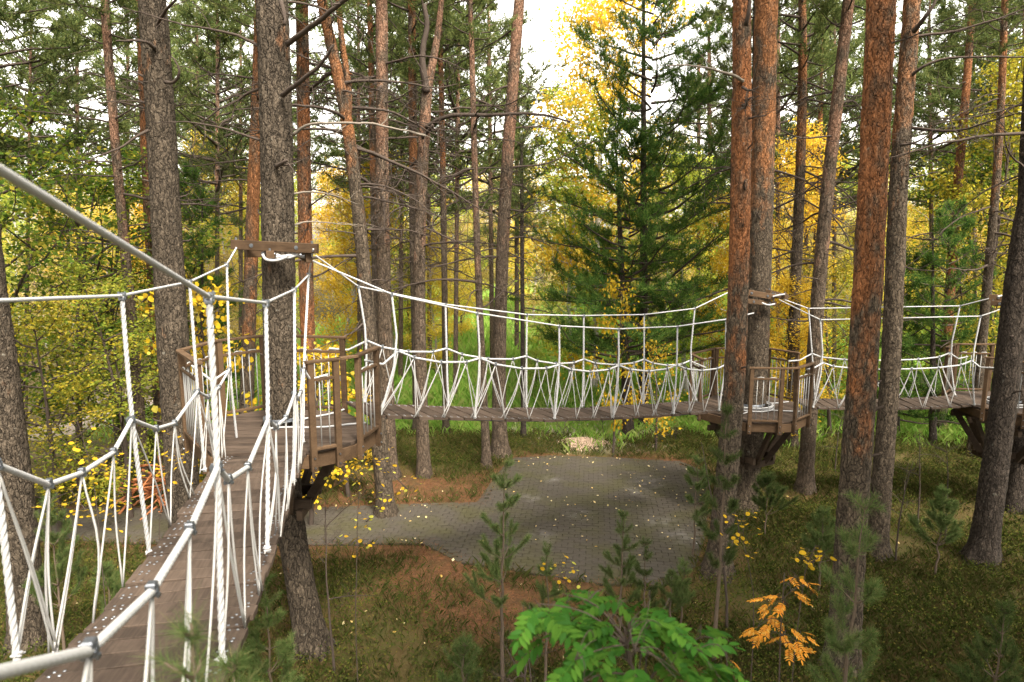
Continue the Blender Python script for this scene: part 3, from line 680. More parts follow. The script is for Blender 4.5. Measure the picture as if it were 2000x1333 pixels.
    for j in range(8):
        a = math.atan2(u[1], u[0]) + j * math.pi / 4 + math.pi / 8; e = np.array([math.cos(a), math.sin(a)])
        mb = MB(); beam(mb, (*(tc + e * (tr + .08)), z - 1.18), (*(tc + e * .93), z - .22), .075, .12, .005); part('strut', mb, M['timber_dark'], root)
    mb = MB(); a = np.linspace(0, 2 * np.pi * 3, 60)
    tube(mb, np.stack([tc[0] + np.cos(a) * (tr + .012), tc[1] + np.sin(a) * (tr + .012), z + .05 + a / 19 * .05], 1), .009, 6); part('steel_cable', mb, M['steel'], root, True)
    return root
P1V = dict(A=(-2.45, 7.95), B=(-2.15, 8.18), C=(-2.0, 8.36), D=(-1.87, 9.0), E=(-2.48, 9.86), F=(-3.66, 10.05), G=(-4.15, 9.55), H=(-4.24, 8.74), I=(-3.60, 7.87))
v = P1V
p1 = platform('nearest tree platform with octagonal plank deck round the thick grey pine', [v[k] for k in 'ABCDEFGHI'], 3.45, (1, .04), .098, (-3.20, 9.25), .24,
              [(v['A'], v['B']), (v['C'], v['D']), (v['E'], v['F']), (v['F'], v['G']), (v['G'], v['H']), (v['H'], v['I'])], [], [[v['A'], v['B'], v['C'], v['D']], [v['E'], v['F'], v['G'], v['H'], v['I']]])
V2 = [(4.72, 13.31), (5.36, 13.24), (5.58, 13.28), (6.12, 13.80), (6.33, 14.95), (5.90, 15.62), (4.74, 15.58), (4.03, 14.85), (4.09, 14.22)]
p2 = platform('middle tree platform at the far end of the long bridge, behind the orange trunk', V2, 2.36, (-.50, .86), .125, (5.22, 14.50), .27,
              [(V2[0], V2[1]), (V2[2], V2[3]), (V2[4], V2[5]), (V2[5], V2[6]), (V2[6], V2[7]), (V2[7], V2[8])], [], [V2[0:4], V2[4:9]])
V3 = [(9.88, 13.95), (10.35, 13.32), (11.2, 13.3), (11.9, 13.95), (11.9, 14.95), (11.2, 15.6), (10.35, 15.65), (9.85, 15.12)]
p3 = platform('far right tree platform cut by the picture edge, behind a dark leaning trunk', V3, 2.45, (1, -.03), .12, (10.72, 14.45), .26,
              [(V3[i_], V3[i_ + 1]) for i_ in range(7)], [], [V3])

# ---- beams bolted to the trunks that carry the handrail ropes
def anchor(label, tc, tr, z, d_in, d_out, beams, wraps):
    root = thing('anchor_beams', label, 'beam', (tc[0], tc[1], z)); 
    for (A, B, wd, ht) in beams:
        mb = MB(); beam(mb, A, B, wd, ht, .006); part('beam', mb, M['timber'], root)
        dd = nrm(np.asarray(B) - np.asarray(A)); fr = frame(dd); L = np.linalg.norm(np.asarray(B) - np.asarray(A))
        for q in (.24, .76):
            for sg in (-1, 1):
                c = np.asarray(A) + dd * L * q + fr[:, 1] * sg * (wd / 2); mb = MB()
                tube(mb, [c, c + fr[:, 1] * sg * .006], .026, 10); tube(mb, [c + fr[:, 1] * sg * .006, c + fr[:, 1] * sg * .02], .014, 6); part('bolt', mb, M['steel'], root)
        for q in (.05, .93):
            c = np.asarray(A) + dd * L * q + fr[:, 2] * ht / 2; mb = MB(); tube(mb, [c, c + [0, 0, .03]], .014, 6); part('bolt', mb, M['steel'], root)
    for pts in wraps:
        mb = MB(); rope(mb, pts, .017, .07, 3, .15, 8, 5, 1); part('rope_splice', mb, M['rope'], root, True)
    return root
zc1 = at(535, 480, 8.9)
Y1 = 8.86
anchor('stained timber beams with bolts and rope splices fixed to the thick grey pine above the nearest platform', (-3.22, 9.22), .24, zc1[2], None, None,
       [(at(453, 478, Y1), at(621, 486, Y1 - .05), .075, .125), (at(480, 495, Y1 + .1), at(598, 497, Y1 + .75), .09, .1), (at(528, 498, Y1 - .1), at(520, 492, Y1 + .75), .1, .1), (at(604, 503, Y1 - .02), at(592, 497, Y1 + .75), .08, .14)],
       [[at(513, 497, Y1 - .12), at(518, 508, Y1 - .14), at(540, 510, Y1 - .12), at(560, 502, Y1 - .1)], [at(540, 503, Y1 - .08), at(560, 500, Y1 - .08), at(578, 498, Y1), at(594, 503, Y1 + .1)], [at(540, 498, Y1 - .07), at(560, 505, Y1 - .07), at(585, 497, Y1)]])
Y2 = 14.0
anchor('timber beam bundle bolted to the second platform tree, half hidden by the orange trunk', (5.22, 14.5), .27, at(1490, 580, Y2)[2], None, None,
       [(at(1452, 570, 13.95), at(1512, 581, 14.02), .08, .12), (at(1500, 572, 14.1), at(1536, 581, 14.9), .1, .12), (at(1455, 588, 13.9), at(1514, 594, 14.15), .09, .1), (at(1498, 574, 14.9), at(1535, 578, 14.5), .08, .1)],
       [[at(1509, 580, 13.95), at(1520, 577, 13.95), at(1532, 575, 14.1)], [at(1488, 592, 13.9), at(1500, 597, 13.85), at(1513, 594, 13.95)]])
anchor('short timber beam block on the far right platform tree beside the dark leaning trunk', (10.72, 14.45), .26, at(1950, 588, 14.2)[2], None, None,
       [(at(1932, 581, 14.5), at(2010, 585, 14.1), .09, .13), (at(1935, 592, 14.4), at(2010, 598, 14.0), .09, .1)], [[at(1948, 580, 14.1), at(1960, 577, 14.1), at(1975, 590, 14.0)]])
# ---- tie ropes on the decks
def deck_rope(label, pts, r=.012):
    mb = MB(); rope(mb, pts, r, .06, 3, .14, 8, 4, 1); o = link('tie_rope', mb.mesh('tie_rope', M['rope'], True)); return tag(o, label, 'rope', 'ropes lying on the platform decks')
zz = 3.465
deck_rope('white tie rope lying straight across the nearest platform deck, behind the grey trunk', [atz(565, 825, zz), atz(610, 815, zz), atz(650, 808, zz), atz(672, 800, zz + .01)])
deck_rope('doubled white tie rope on the nearest platform deck, in front of the grey trunk', [atz(515, 838, zz), atz(560, 834, zz), atz(620, 836, zz), atz(690, 828, zz), atz(715, 826, zz)])
def coil(label, c, r0, n_, rr=.013):
    a = np.linspace(0, 2 * np.pi * n_, 26 * n_); R = r0 * (1 + .06 * np.sin(a * .37) + .04 * np.sin(a * 1.7))
    mb = MB(); rope(mb, np.stack([c[0] + np.cos(a) * R, c[1] + np.sin(a) * R, c[2] + .012 + a / (2 * np.pi) * .022], 1), rr, .06, 3, .14, 8, 3)
    o = link('rope_coil', mb.mesh('rope_coil', M['rope'], True)); return tag(o, label, 'rope', 'ropes lying on the platform decks')
coil('white rope coiled round the trunk foot on the middle platform deck', (5.2, 14.42, 2.36), .42, 4)
coil('white rope coiled round the trunk foot on the far right platform deck', (10.72, 14.40, 2.45), .42, 3)
deck_rope('white tie rope from the middle platform coil towards the long bridge', [atz(1482, 797, 2.38), atz(1462, 805, 2.38), atz(1446, 810, 2.38)])
deck_rope('near one of two white tie ropes stretched right across the middle platform deck', [atz(1484, 800, 2.38), atz(1530, 803, 2.38), atz(1562, 804, 2.38)])
deck_rope('farther of two white tie ropes stretched right across the middle platform deck', [atz(1485, 788, 2.38), atz(1515, 788, 2.38), atz(1540, 785, 2.38)])

# ================================================================== vegetation kit
def rand_dirs(n):
    v = RNG.normal(0, 1, (n, 3)); return nrm(v)
def tufts(mb, C, D, n, L, wd, spread=.8, along=.12):
    """n needles (thin triangles) round every tuft centre C pointing along D"""
    K = len(C); 
    if K == 0: return
    C = np.repeat(C, n, 0); D = np.repeat(D, n, 0); k = len(C)
    d = nrm(D * RNG.uniform(.25, 1., (k, 1)) + rand_dirs(k) * spread)
    b = C + D * RNG.uniform(-along, along, (k, 1)); l = L * RNG.uniform(.7, 1.2, (k, 1))
    p = nrm(np.cross(d, rand_dirs(k))) * wd / 2
    V = np.stack([b - p, b + p, b + d * l], 1).reshape(-1, 3)
    mb.add(V, np.arange(3 * k).reshape(-1, 3))
def leaves(mb, C, size, droop=.2, aspect=.62, flat=.5, shape='rhomb'):
    n = len(C)
    if n == 0: return
    ax = nrm(rand_dirs(n) * [1, 1, .6] + [0, 0, -droop]); nn = nrm(rand_dirs(n) + np.array([0, 0, flat * 2])); sd = nrm(np.cross(ax, nn)); 
    s = size * RNG.uniform(.65, 1.25, (n, 1))
    if shape == 'rhomb':
        V = np.stack([C, C + ax * s * .5 + sd * s * aspect / 2, C + ax * s, C + ax * s * .5 - sd * s * aspect / 2], 1)
        mb.add(V.reshape(-1, 3), np.arange(4 * n).reshape(-1, 4))
    else:                               # rounded leaf, six corners
        nm = np.cross(ax, sd) * s * .06
        V = np.stack([C, C + ax * s * .28 + sd * s * .46 + nm, C + ax * s * .68 + sd * s * .40 + nm, C + ax * s * 1.0, C + ax * s * .68 - sd * s * .40 + nm, C + ax * s * .28 - sd * s * .46 + nm], 1)
        mb.add(V.reshape(-1, 3), np.arange(6 * n).reshape(-1, 6))
def limb(P0, d, L, up, wob, n=7):
    """curved limb as a point list"""
    p = [np.array(P0, float)]; d = nrm(d)
    for i_ in range(n):
        d = nrm(d + np.array([0, 0, up / n]) + RNG.normal(0, wob, 3)); p.append(p[-1] + d * L / n)
    return np.array(p)
def pine_crown(seed, h, r, nb, per, nneed, L, wd, twig=True, shape='pine', droop=0, sides=4):
    """branch wood (MB), needles (MB); local z from 0 to h round the stem"""
    global RNG; keep, RNG = RNG, np.random.default_rng(seed)
    wood, ndl = MB(), MB(); Cs, Ds = [], []
    for b in range(nb):
        f = (b + RNG.uniform(0, 1)) / nb; z = f * h
        prof = (1 - f) ** .56 if shape == 'cone' else (.55 + .45 * math.sin(min(1, f * 1.6) * math.pi)) * (1 - f ** 3 * .75)
        ln = r * prof * RNG.uniform(.6, 1.15) + .12; a = b * 2.4 + RNG.uniform(-.5, .5)
        d = np.array([math.cos(a), math.sin(a), RNG.uniform(-.15, .35) - droop + .5 * f])
        lp = limb((0, 0, z), d, ln, RNG.uniform(.1, .6) if shape != 'cone' else .45, .10)
        tube(wood, lp, np.linspace(.012 + ln * .012, .005, len(lp)), sides, False)
        for k in range(per):
            q = RNG.uniform(.28, 1.); ip = q * (len(lp) - 1); i0 = min(int(ip), len(lp) - 2); P = lp[i0] + (lp[i0 + 1] - lp[i0]) * (ip - i0)
            t_ = nrm(lp[i0 + 1] - lp[i0]); sd = nrm(np.cross(t_, [0, 0, 1])) * RNG.choice([-1, 1]); dd = nrm(t_ * RNG.uniform(.3, .9) + sd * RNG.uniform(.3, 1) + [0, 0, RNG.uniform(-.15, .35)])
            tl = ln * RNG.uniform(.12, .36) * (1.2 - q * .5) + .08
            tp = limb(P, dd, tl, .3, .15, 3)
            if twig: tube(wood, tp, [.006, .005, .004, .003], 3, False)
            m_ = max(2, int(tl / (L * .75)))
            for j in range(m_):
                u_ = (j + 1) / m_ * (len(tp) - 1); j0 = min(int(u_), len(tp) - 2)
                Cs.append(tp[j0] + (tp[j0 + 1] - tp[j0]) * (u_ - j0)); Ds.append(nrm(tp[j0 + 1] - tp[j0] + [0, 0, .15]))
    tufts(ndl, np.array(Cs), np.array(Ds), nneed, L, wd, .8, L * .45)
    RNG = keep; return wood, ndl
def leaf_crown(seed, h, r, nb, clumps, nl, size, spread=.32, base=.2, shape='rhomb', droop=.25, lean=.7):
    """broadleaf tree: wood incl. stem, leaves; z 0..h"""
    global RNG; keep, RNG = RNG, np.random.default_rng(seed)
    wood, lf = MB(), MB(); st = limb((0, 0, -.2), (RNG.normal(0, .05), RNG.normal(0, .05), 1), h + .2, 0, .035, 12)
    tube(wood, st, np.linspace(.022 + h * .008, .008, len(st)), 7, False); Cs = []
    for b in range(nb):
        f = base + (1 - base) * (b + RNG.uniform(0, 1)) / nb; ip = f * (len(st) - 1); i0 = min(int(ip), len(st) - 2); P = st[i0] + (st[i0 + 1] - st[i0]) * (ip - i0)
        g = (f - base) / (1 - base); prof = math.sin(math.pi * (.12 + .82 * g)) ** .7; a = b * 2.4 + RNG.uniform(-.6, .6)
        ln = r * prof * RNG.uniform(.6, 1.15) + .15
        lp = limb(P, (math.cos(a), math.sin(a), RNG.uniform(.2, lean + .3)), ln, .35, .14)
        tube(wood, lp, np.linspace(.006 + ln * .01, .004, len(lp)), 4, False)
        for k in range(clumps):
            q = RNG.uniform(.35, 1.05) * (len(lp) - 1); j0 = int(min(q, len(lp) - 2)); c = lp[j0] + (lp[j0 + 1] - lp[j0]) * (q - j0)
            m_ = int(nl * RNG.uniform(.5, 1.5)); Cs.append(c + RNG.normal(0, 1, (m_, 3)) * np.array([spread, spread, spread * .6]) * RNG.uniform(.6, 1.3))
    leaves(lf, np.concatenate(Cs), size, droop, shape=shape)
    RNG = keep; return wood, lf

# ---- shared branch meshes
def dead_branch_mesh(seed, L):
    global RNG; keep, RNG = RNG, np.random.default_rng(seed); mb = MB()
    lp = limb((0, 0, 0), (1, 0, RNG.uniform(-.1, .35)), L, RNG.uniform(-.8, .35), .13, 10); tube(mb, lp, np.linspace(.009 + L * .007, .004, len(lp)), 6, False)
    for k in range(int(3 + L * 5)):
        j = RNG.integers(2, len(lp) - 1); a = nrm(lp[j + 1] - lp[j] if j + 1 < len(lp) else lp[j] - lp[j - 1]); sd = rand_dirs(1)[0]
        tp = limb(lp[j], a * .6 + sd * .9, L * RNG.uniform(.12, .42), RNG.uniform(-.5, .3), .2, 5); tube(mb, tp, np.linspace(.006, .0025, len(tp)), 4, False)
        for q in range(2):
            jj = RNG.integers(2, 5); sp = limb(tp[jj], rand_dirs(1)[0] + (tp[jj] - tp[jj - 1]) * 6, L * RNG.uniform(.05, .16), 0, .2, 3); tube(mb, sp, [.0035, .003, .0025, .002], 3, False)
    RNG = keep; return mb
DEAD = [dead_branch_mesh(40 + k, 1.0 + .28 * (k % 5)).mesh('dead_branch', M['twig'], True) for k in range(8)]
STUB = []
for k in range(3):
    mb = MB(); lp = limb((0, 0, 0), (1, 0, .3), .16 + .1 * k, -.2, .2, 4); tube(mb, lp, [.026, .022, .017, .014, .009], 6); STUB.append(mb.mesh('branch_stub', M['twig'], True))
CR_FAR = []
for k in range(4):
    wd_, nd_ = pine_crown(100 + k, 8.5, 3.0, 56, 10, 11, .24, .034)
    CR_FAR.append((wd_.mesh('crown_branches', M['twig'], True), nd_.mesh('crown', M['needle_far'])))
CR_MID = []
for k in range(3):
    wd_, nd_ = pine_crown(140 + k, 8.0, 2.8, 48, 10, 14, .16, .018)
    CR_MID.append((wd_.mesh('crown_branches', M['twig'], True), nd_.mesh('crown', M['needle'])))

def bark_rough(mb_pts, r, z, th, amp):
    return 0
def trunk_mesh(path, mat, near):
    """path rows x,y,z,r (local); near trunks get modelled bark plates"""
    p = resample(path, .042 if near else .2); sides = 46 if near else 14
    n = len(p); th = np.arange(sides) * 2 * np.pi / sides
    c = p[:, None, :3]; r = p[:, None, 3]
    dirx = np.stack([np.cos(th), np.sin(th), np.zeros(sides)], 1)[None]
    R = np.broadcast_to(r, (n, sides)).copy()
    if near:
        zz = p[:, 2]; off = random.uniform(0, 50)
        for a in range(n):
            if zz[a] > 11: continue
            for b in range(sides):
                q = Vector((math.cos(th[b]) * r[a, 0] * 27 + off, math.sin(th[b]) * r[a, 0] * 27, zz[a] * 11))
                q2 = q + mnoise.noise_vector(q * .6) * .9 + mnoise.noise_vector(q * 1.7) * .35
                d_ = mnoise.voronoi(q2)[0]; e = min(1, (d_[1] - d_[0]) / .28)
                R[a, b] += .009 * (e - .6) + .010 * (mnoise.noise(q * .35)) + .006 * mnoise.noise(Vector((q.x * 1.3, q.y * 1.3, q.z * .9)))
    else:
        R *= 1 + RNG.normal(0, .018, (n, sides))
    R = R * (1 + .30 * np.exp(-np.clip(p[:, 2:3], 0, 9) / .20) * (.25 + np.clip(np.cos(5 * th[None] + random.uniform(0, 6) + .6 * np.sin(2 * th[None])), 0, 1)))
    V = c + dirx * R[..., None]
    i_ = np.arange(n - 1)[:, None] * sides; j = np.arange(sides)[None]; k = (j + 1) % sides
    f = np.stack([i_ + j, i_ + k, i_ + sides + k, i_ + sides + j], -1).reshape(-1, 4)
    return MB().add(V.reshape(-1, 3), f).mesh('trunk', mat, True)
def pine(label, nodes, Y, H, mat, crown=None, cz=None, near=False, dead=8, dz=(3, 9), limbs=(), stubs=4, group=None, name='pine_tree', dscale=1.0, crs=1.0, lz=None):
    """nodes: (px, py, width px) down the trunk; Y forward distance; crown base height cz"""
    W = np.array([[*at(x, y, Y), w_ / 2 / F_PX * Y / math.hypot(1, (x - 1000) / F_PX)] for x, y, w_ in nodes]); W = W[np.argsort(W[:, 2])]
    lo = W[0] + (W[0] - W[1]) / max(.3, W[1, 2] - W[0, 2]) * (W[0, 2] - (-.35)) if W[0, 2] > -.3 else W[0]
    g0 = float(gz(lo[:2])); lo = W[0] + (W[1] - W[0]) / (W[1, 2] - W[0, 2]) * (g0 - .3 - W[0, 2])
    lo[3] = max(lo[3], W[0, 3]); P = [lo] if W[0, 2] > lo[2] + .05 else []
    P += list(W); top = P[-1]; d = (P[-1] - P[-2]) / (P[-1][2] - P[-2][2])
    h = H - top[2]
    if h > .5:
        for q in (.25, .5, .75, 1):
            P.append(np.array([*(top[:2] + d[:2] * h * q * (1 - .35 * q)), top[2] + h * q, top[3] * (1 - q * .86)]))
    P = np.array(P); P = smooth_path(P, .3, 2); base = np.array([np.interp(g0, P[:, 2], P[:, 0]), np.interp(g0, P[:, 2], P[:, 1]), g0])
    zl = P[:, 2] - g0; P[:, 3] *= 1 + .28 * np.exp(-np.clip(zl, 0, 9) / .22)
    loc = P.copy(); loc[:, :3] -= base
    root = thing(name, label, 'tree', tuple(base), group)
    link('trunk', trunk_mesh(loc, mat, near), root)
    cen = lambda z: np.array([np.interp(z, loc[:, 2], loc[:, 0]), np.interp(z, loc[:, 2], loc[:, 1]), z]); rad = lambda z: np.interp(z, loc[:, 2], loc[:, 3])
    if crown:
        k = random.randrange(len(crown)); c0 = cz - g0; hh = H - c0; sc = hh / 8.3; a = random.uniform(0, 6.28)
        dv = cen(H - .5) - cen(c0); tilt = Vector(tuple(dv)).to_track_quat('Z', 'Y').to_matrix() @ Matrix.Rotation(a, 3, 'Z')
        for me, nm in zip(crown[k], ('crown_branches', 'crown')):
            o = link(nm, me, root, tuple(cen(c0)), tilt.to_euler(), (sc * .9 * crs, sc * .9 * crs, sc))
            if nm != 'crown': tag(o, kind='stuff')
    for j in range(int(dead * (1 if near else 1.9))):
        z = random.uniform(*dz); a = random.uniform(0, 6.28); s_ = random.uniform(.5, 1.45) * dscale * (1 if near else 1.15)
        link('dead_branch', random.choice(DEAD), root, tuple(cen(z) + np.array([math.cos(a), math.sin(a), 0]) * rad(z) * .7), (random.uniform(-.6, .6), random.uniform(-.25, .35), a), (s_,) * 3)
    for j in range(stubs):
        z = random.uniform(2, min(H, 9)); a = random.uniform(0, 6.28)
        link('branch_stub', random.choice(STUB), root, tuple(cen(z) + np.array([math.cos(a), math.sin(a), 0]) * rad(z) * .8), (0, random.uniform(-.5, .2), a), (random.uniform(.5, 1.0),) * 3)
    for pts, r0, r1, mm, lY in limbs:
        lp = np.array([at(x, y, lY + dy if len(q) else lY) for (x, y, *q), dy in ((p_, (p_[2] if len(p_) > 2 else 0)) for p_ in pts)])
        lp = smooth_path(np.c_[lp, np.linspace(r0, r1, len(lp))], .06, 2); mb = MB()
        tube(mb, lp[:, :3] + np.cumsum(RNG.normal(0, .0035, (len(lp), 3)), 0), lp[:, 3], 8)
        for q in range(max(2, len(lp) // 7)):
            j = RNG.integers(len(lp) // 3, len(lp)); dd = rand_dirs(1)[0]; tp = limb(lp[j, :3], dd + nrm(lp[-1, :3] - lp[0, :3]) * .8, RNG.uniform(.15, .5), RNG.uniform(-.4, .3), .18, 5); tube(mb, tp, np.linspace(lp[j, 3] * .5, .003, len(tp)), 4, False)
        o = link('branch', mb.mesh('branch', mm, True), root); o.location = -base
    return root

T, TP = M['twig'], M['twig_pale']
# ---- pines whose trunks the photo shows one by one (px along the trunk, width px)
pine('thick brown pine trunk at the left edge of the picture, beside the nearest bridge', [(-42, 380, 70), (-22, 560, 72), (12, 800, 74), (36, 1000, 76), (56, 1240, 84)], 9.4, 17, M['bark_near'], CR_MID, 10, True, 3, (7, 10), stubs=3)
pine('thick grey-brown pine left of the nearest platform, leaning slightly left', [(296, -20, 54), (312, 200, 56), (324, 420, 60), (336, 640, 64), (348, 830, 66), (372, 1150, 72)], 10.9, 18, M['bark_near'], CR_MID, 10.5, True, 5, (4.8, 9.5),
     [([(322, 160), (340, 165, -.1), (353, 143, -.2), (345, 118, -.2), (335, 108, -.2)], .028, .008, T, 10.7), ([(302, 95), (288, 83, -.2), (255, 80, -.5), (225, 84, -.8)], .03, .008, T, 10.7),
      ([(300, 252), (272, 262, -.2), (235, 290, -.3), (195, 302, -.5), (150, 330, -.6)], .025, .006, T, 10.8), ([(300, 212), (285, 200, .1), (240, 178, .3), (180, 165, .5)], .022, .005, T, 10.9)], stubs=8)
pine('slim orange pine just behind the left side of the thick grey-brown pine', [(279, -20, 27), (285, 200, 27), (293, 400, 28), (303, 560, 30), (318, 850, 34)], 17.5, 17, M['bark_orange'], CR_FAR, 11, False, 8, (5.5, 10.5))
pine('thin pale orange pine trunk left of the thick grey-brown pine', [(203, -20, 17), (215, 160, 18), (230, 340, 19), (247, 520, 21), (263, 680, 23), (275, 850, 25)], 15.5, 15, M['bark_pale'], CR_FAR, 10, False, 12, (5, 10))
pine('thick straight grey pine carrying the nearest platform', [(531, -20, 60), (537, 160, 61), (541, 330, 63), (544, 500, 65), (547, 700, 66), (552, 850, 64), (562, 1000, 60), (585, 1130, 60), (606, 1245, 66)], 9.25, 19, M['bark_near'], CR_MID, 11.5, True, 2, (7.5, 9.5),
     [([(560, 88), (600, 58, -.3), (648, 25, -.6), (700, -20, -.9)], .036, .022, T, 9.1), ([(552, 187), (585, 160, -.3), (610, 138, -.45), (635, 112, -.6), (652, 85, -.7)], .032, .014, T, 9.05), ([(548, 0), (555, 20, -.08), (556, 50, -.12)], .03, .022, T, 8.95),
      ([(572, 264), (600, 245, -.1), (640, 240, -.2), (720, 243, -.2), (780, 254, 0), (836, 268, .2)], .021, .010, TP, 9.2), ([(510, 94), (470, 68, .1), (400, 55, .3), (330, 40, .5), (240, 12, .8)], .022, .006, T, 9.3), ([(510, 275), (470, 262, .1), (420, 245, .3), (360, 238, .4), (300, 240, .5)], .018, .005, T, 9.3),
      ([(540, 325), (552, 318, -.12), (560, 312, -.16)], .03, .018, T, 9.02), ([(572, 440), (600, 432, .1), (640, 436, .2), (700, 440, .4)], .014, .004, TP, 9.3), ([(572, 380), (610, 375, .2), (660, 385, .5), (700, 400, .8)], .014, .004, TP, 9.3)], stubs=6)
pine('bright orange pine close behind the right side of the thick grey platform pine', [(589, -20, 24), (592, 160, 25), (594, 350, 27), (598, 560, 29), (606, 800, 31)], 15.6, 18, M['bark_orange'], CR_FAR, 11, False, 9, (5, 10))
pine('dark slim pine half hidden behind the left side of the thick grey platform pine', [(507, 30, 20), (502, 200, 22), (495, 380, 26), (488, 580, 28), (482, 780, 30)], 15, 15, M['bark_mix'], CR_FAR, 10, False, 6, (5, 10))
pine('orange-brown pine bending to the right behind the start of the long bridge', [(632, 20, 20), (652, 110, 22), (675, 220, 23), (692, 340, 25), (707, 480, 27), (720, 640, 30), (740, 850, 34)], 14.2, 14, M['bark_high'], CR_FAR, 10, False, 16, (4, 9.5), dscale=1.15,
     limbs=[([(678, 235), (684, 180, .1), (672, 100, .2), (664, 40, .3), (660, -20, .4)], .075, .05, M['bark_high'], 14.2)])
pine('grey straight pine beside the bending orange-brown pine', [(745, -20, 22), (746, 120, 23), (746, 300, 25), (749, 500, 27), (753, 700, 29), (760, 900, 33)], 16.5, 18, M['bark_pale'], CR_FAR, 11.5, False, 9, (4, 10))
pine('slim rusty pine behind the left of the grey forked pine', [(804, -20, 14), (806, 200, 16), (808, 420, 19), (813, 640, 20), (818, 880, 22)], 20.5, 17, M['bark_high'], CR_FAR, 10.5, False, 9, (5, 10))
pine('grey forked pine with one long crooked dead arm reaching right', [(864, -20, 9), (857, 60, 12), (846, 120, 15), (833, 175, 20), (829, 260, 22), (822, 380, 23), (818, 560, 24), (822, 760, 25), (829, 945, 28)], 16.7, 14, M['bark_pale'], CR_FAR, 11.5, False, 8, (4, 9),
     [([(832, 180), (824, 135, -.1), (822, 105, -.1), (834, 55, -.1), (826, 10, 0)], .09, .05, T, 16.6), ([(833, 250), (855, 234, -.2), (885, 224, -.4), (960, 226, -.6), (1010, 224, -.7), (1065, 228, -.8), (1110, 242, -.9)], .06, .02, T, 16.5), ([(825, 270), (845, 245, -.3)], .05, .03, T, 16.4)])
pine('very slim straight orange pine right of the grey forked pine', [(858, 20, 9), (862, 160, 10), (866, 400, 12), (869, 600, 12), (871, 860, 14)], 20.6, 16, M['bark_high'], CR_FAR, 10, False, 12, (5, 10.5))
pine('very slim brown pine standing at the left rim of the paved clearing', [(918, -20, 9), (924, 200, 11), (931, 460, 13), (938, 640, 14), (951, 914, 18)], 17.3, 15, M['bark_pale'], CR_FAR, 10.5, False, 12, (4, 10))
pine('leaning pinkish pine with a wide foot behind the paved clearing', [(1016, -20, 19), (1005, 120, 21), (993, 280, 23), (984, 430, 24), (977, 620, 25), (974, 780, 27), (977, 892, 34)], 18.3, 18, M['bark_pale'], CR_FAR, 12.5, False, 12, (5, 11.5))
pine('pole-thin young pine right of the leaning pinkish pine', [(1018, 280, 6), (1020, 500, 8), (1021, 700, 9), (1023, 875, 11)], 20, 9, M['bark_dark'], CR_FAR, 6.2, False, 10, (3, 6.5), dscale=.6, crs=.55)
pine('straight orange pine in front of the middle platform', [(1449, -20, 34), (1449, 200, 37), (1446, 400, 39), (1441, 600, 41), (1433, 780, 43), (1418, 950, 45), (1400, 1125, 54)], 11.45, 19, M['bark_flake'], CR_MID, 11.5, True, 2, (7, 10),
     [([(1450, 158), (1435, 148, -.2), (1400, 134, -.3), (1350, 126, -.4), (1300, 126, -.5)], .03, .008, TP, 11.3), ([(1456, 50), (1464, 25, -.1), (1465, -15, -.1)], .035, .025, T, 11.2), ([(1450, 170), (1462, 180, -.1), (1480, 168, -.2)], .025, .01, T, 11.25), ([(1453, 212), (1458, 195, -.1), (1470, 190, -.2)], .03, .01, T, 11.25), ([(1462, 232), (1475, 228, -.1), (1496, 225, -.2)], .02, .008, T, 11.3)], stubs=5)
pine('orange and grey pine carrying the middle platform', [(1497, -20, 43), (1494, 160, 44), (1489, 350, 45), (1484, 520, 47), (1479, 680, 47), (1474, 800, 46), (1460, 940, 48)], 14.5, 19, M['bark_plat'], CR_FAR, 11.5, True, 3, (7, 10.5))
pine('narrow dark trunk squeezed between the straight orange pine and the middle platform pine', [(1478, -10, 14), (1476, 200, 15), (1473, 420, 15)], 17, 17, M['bark_dark'], CR_FAR, 11, False, 5, (6, 10))
pine('dim thin trunk at the left side of the straight orange pine', [(1431, 290, 8), (1429, 480, 10), (1424, 700, 11), (1420, 850, 12)], 19, 12, M['bark_dark'], CR_FAR, 9, False, 8, (4, 9), crs=.7)
pine('orange pine with a dark lower trunk right of the middle platform', [(1567, -20, 15), (1568, 120, 17), (1565, 280, 19), (1559, 440, 21), (1551, 620, 24), (1547, 800, 25)], 19, 17, M['bark_high'], CR_FAR, 10, False, 18, (5, 10.5))
pine('brown pine leaning right, standing behind the start of the far right bridge', [(1660, -20, 22), (1640, 160, 24), (1620, 330, 26), (1602, 520, 28), (1588, 720, 30), (1572, 945, 34)], 15.9, 17, M['bark_pale'], CR_FAR, 10.5, False, 14, (4, 9.5))
pine('broad flaky orange pine, thickest trunk on the right, before the far right bridge', [(1722, -20, 55), (1714, 180, 57), (1703, 400, 58), (1692, 600, 60), (1680, 800, 62), (1665, 1000, 65), (1644, 1310, 74)], 8.7, 18, M['bark_flake'], CR_MID, 11, True, 1, (8, 10), stubs=3)
pine('grey-brown pine close to the right side of the broad flaky orange pine', [(1783, -20, 33), (1770, 160, 35), (1756, 330, 37), (1748, 520, 39), (1741, 700, 40), (1728, 880, 42), (1712, 1070, 46)], 12.4, 18, M['bark_high'], CR_MID, 11.5, True, 3, (7, 10),
     [([(1778, 150), (1800, 132, -.2), (1840, 118, -.3), (1900, 113, -.4), (2010, 116, -.5)], .03, .012, T, 12.3), ([(1785, 62), (1802, 38, -.2), (1822, 15, -.3), (1830, -15, -.3)], .04, .02, T, 12.2), ([(1758, 285), (1790, 280, -.2), (1812, 265, -.3)], .028, .01, T, 12.2), ([(1755, 358), (1790, 345, -.1), (1835, 335, 0)], .018, .006, T, 12.3)], stubs=6)
pine('slim orange pine at the right, its bare upper trunk against the sky', [(1898, 20, 14), (1890, 140, 16), (1880, 260, 18), (1867, 400, 20), (1856, 560, 22)], 21, 16, M['bark_orange'], CR_FAR, 11.5, False, 12, (6, 11))
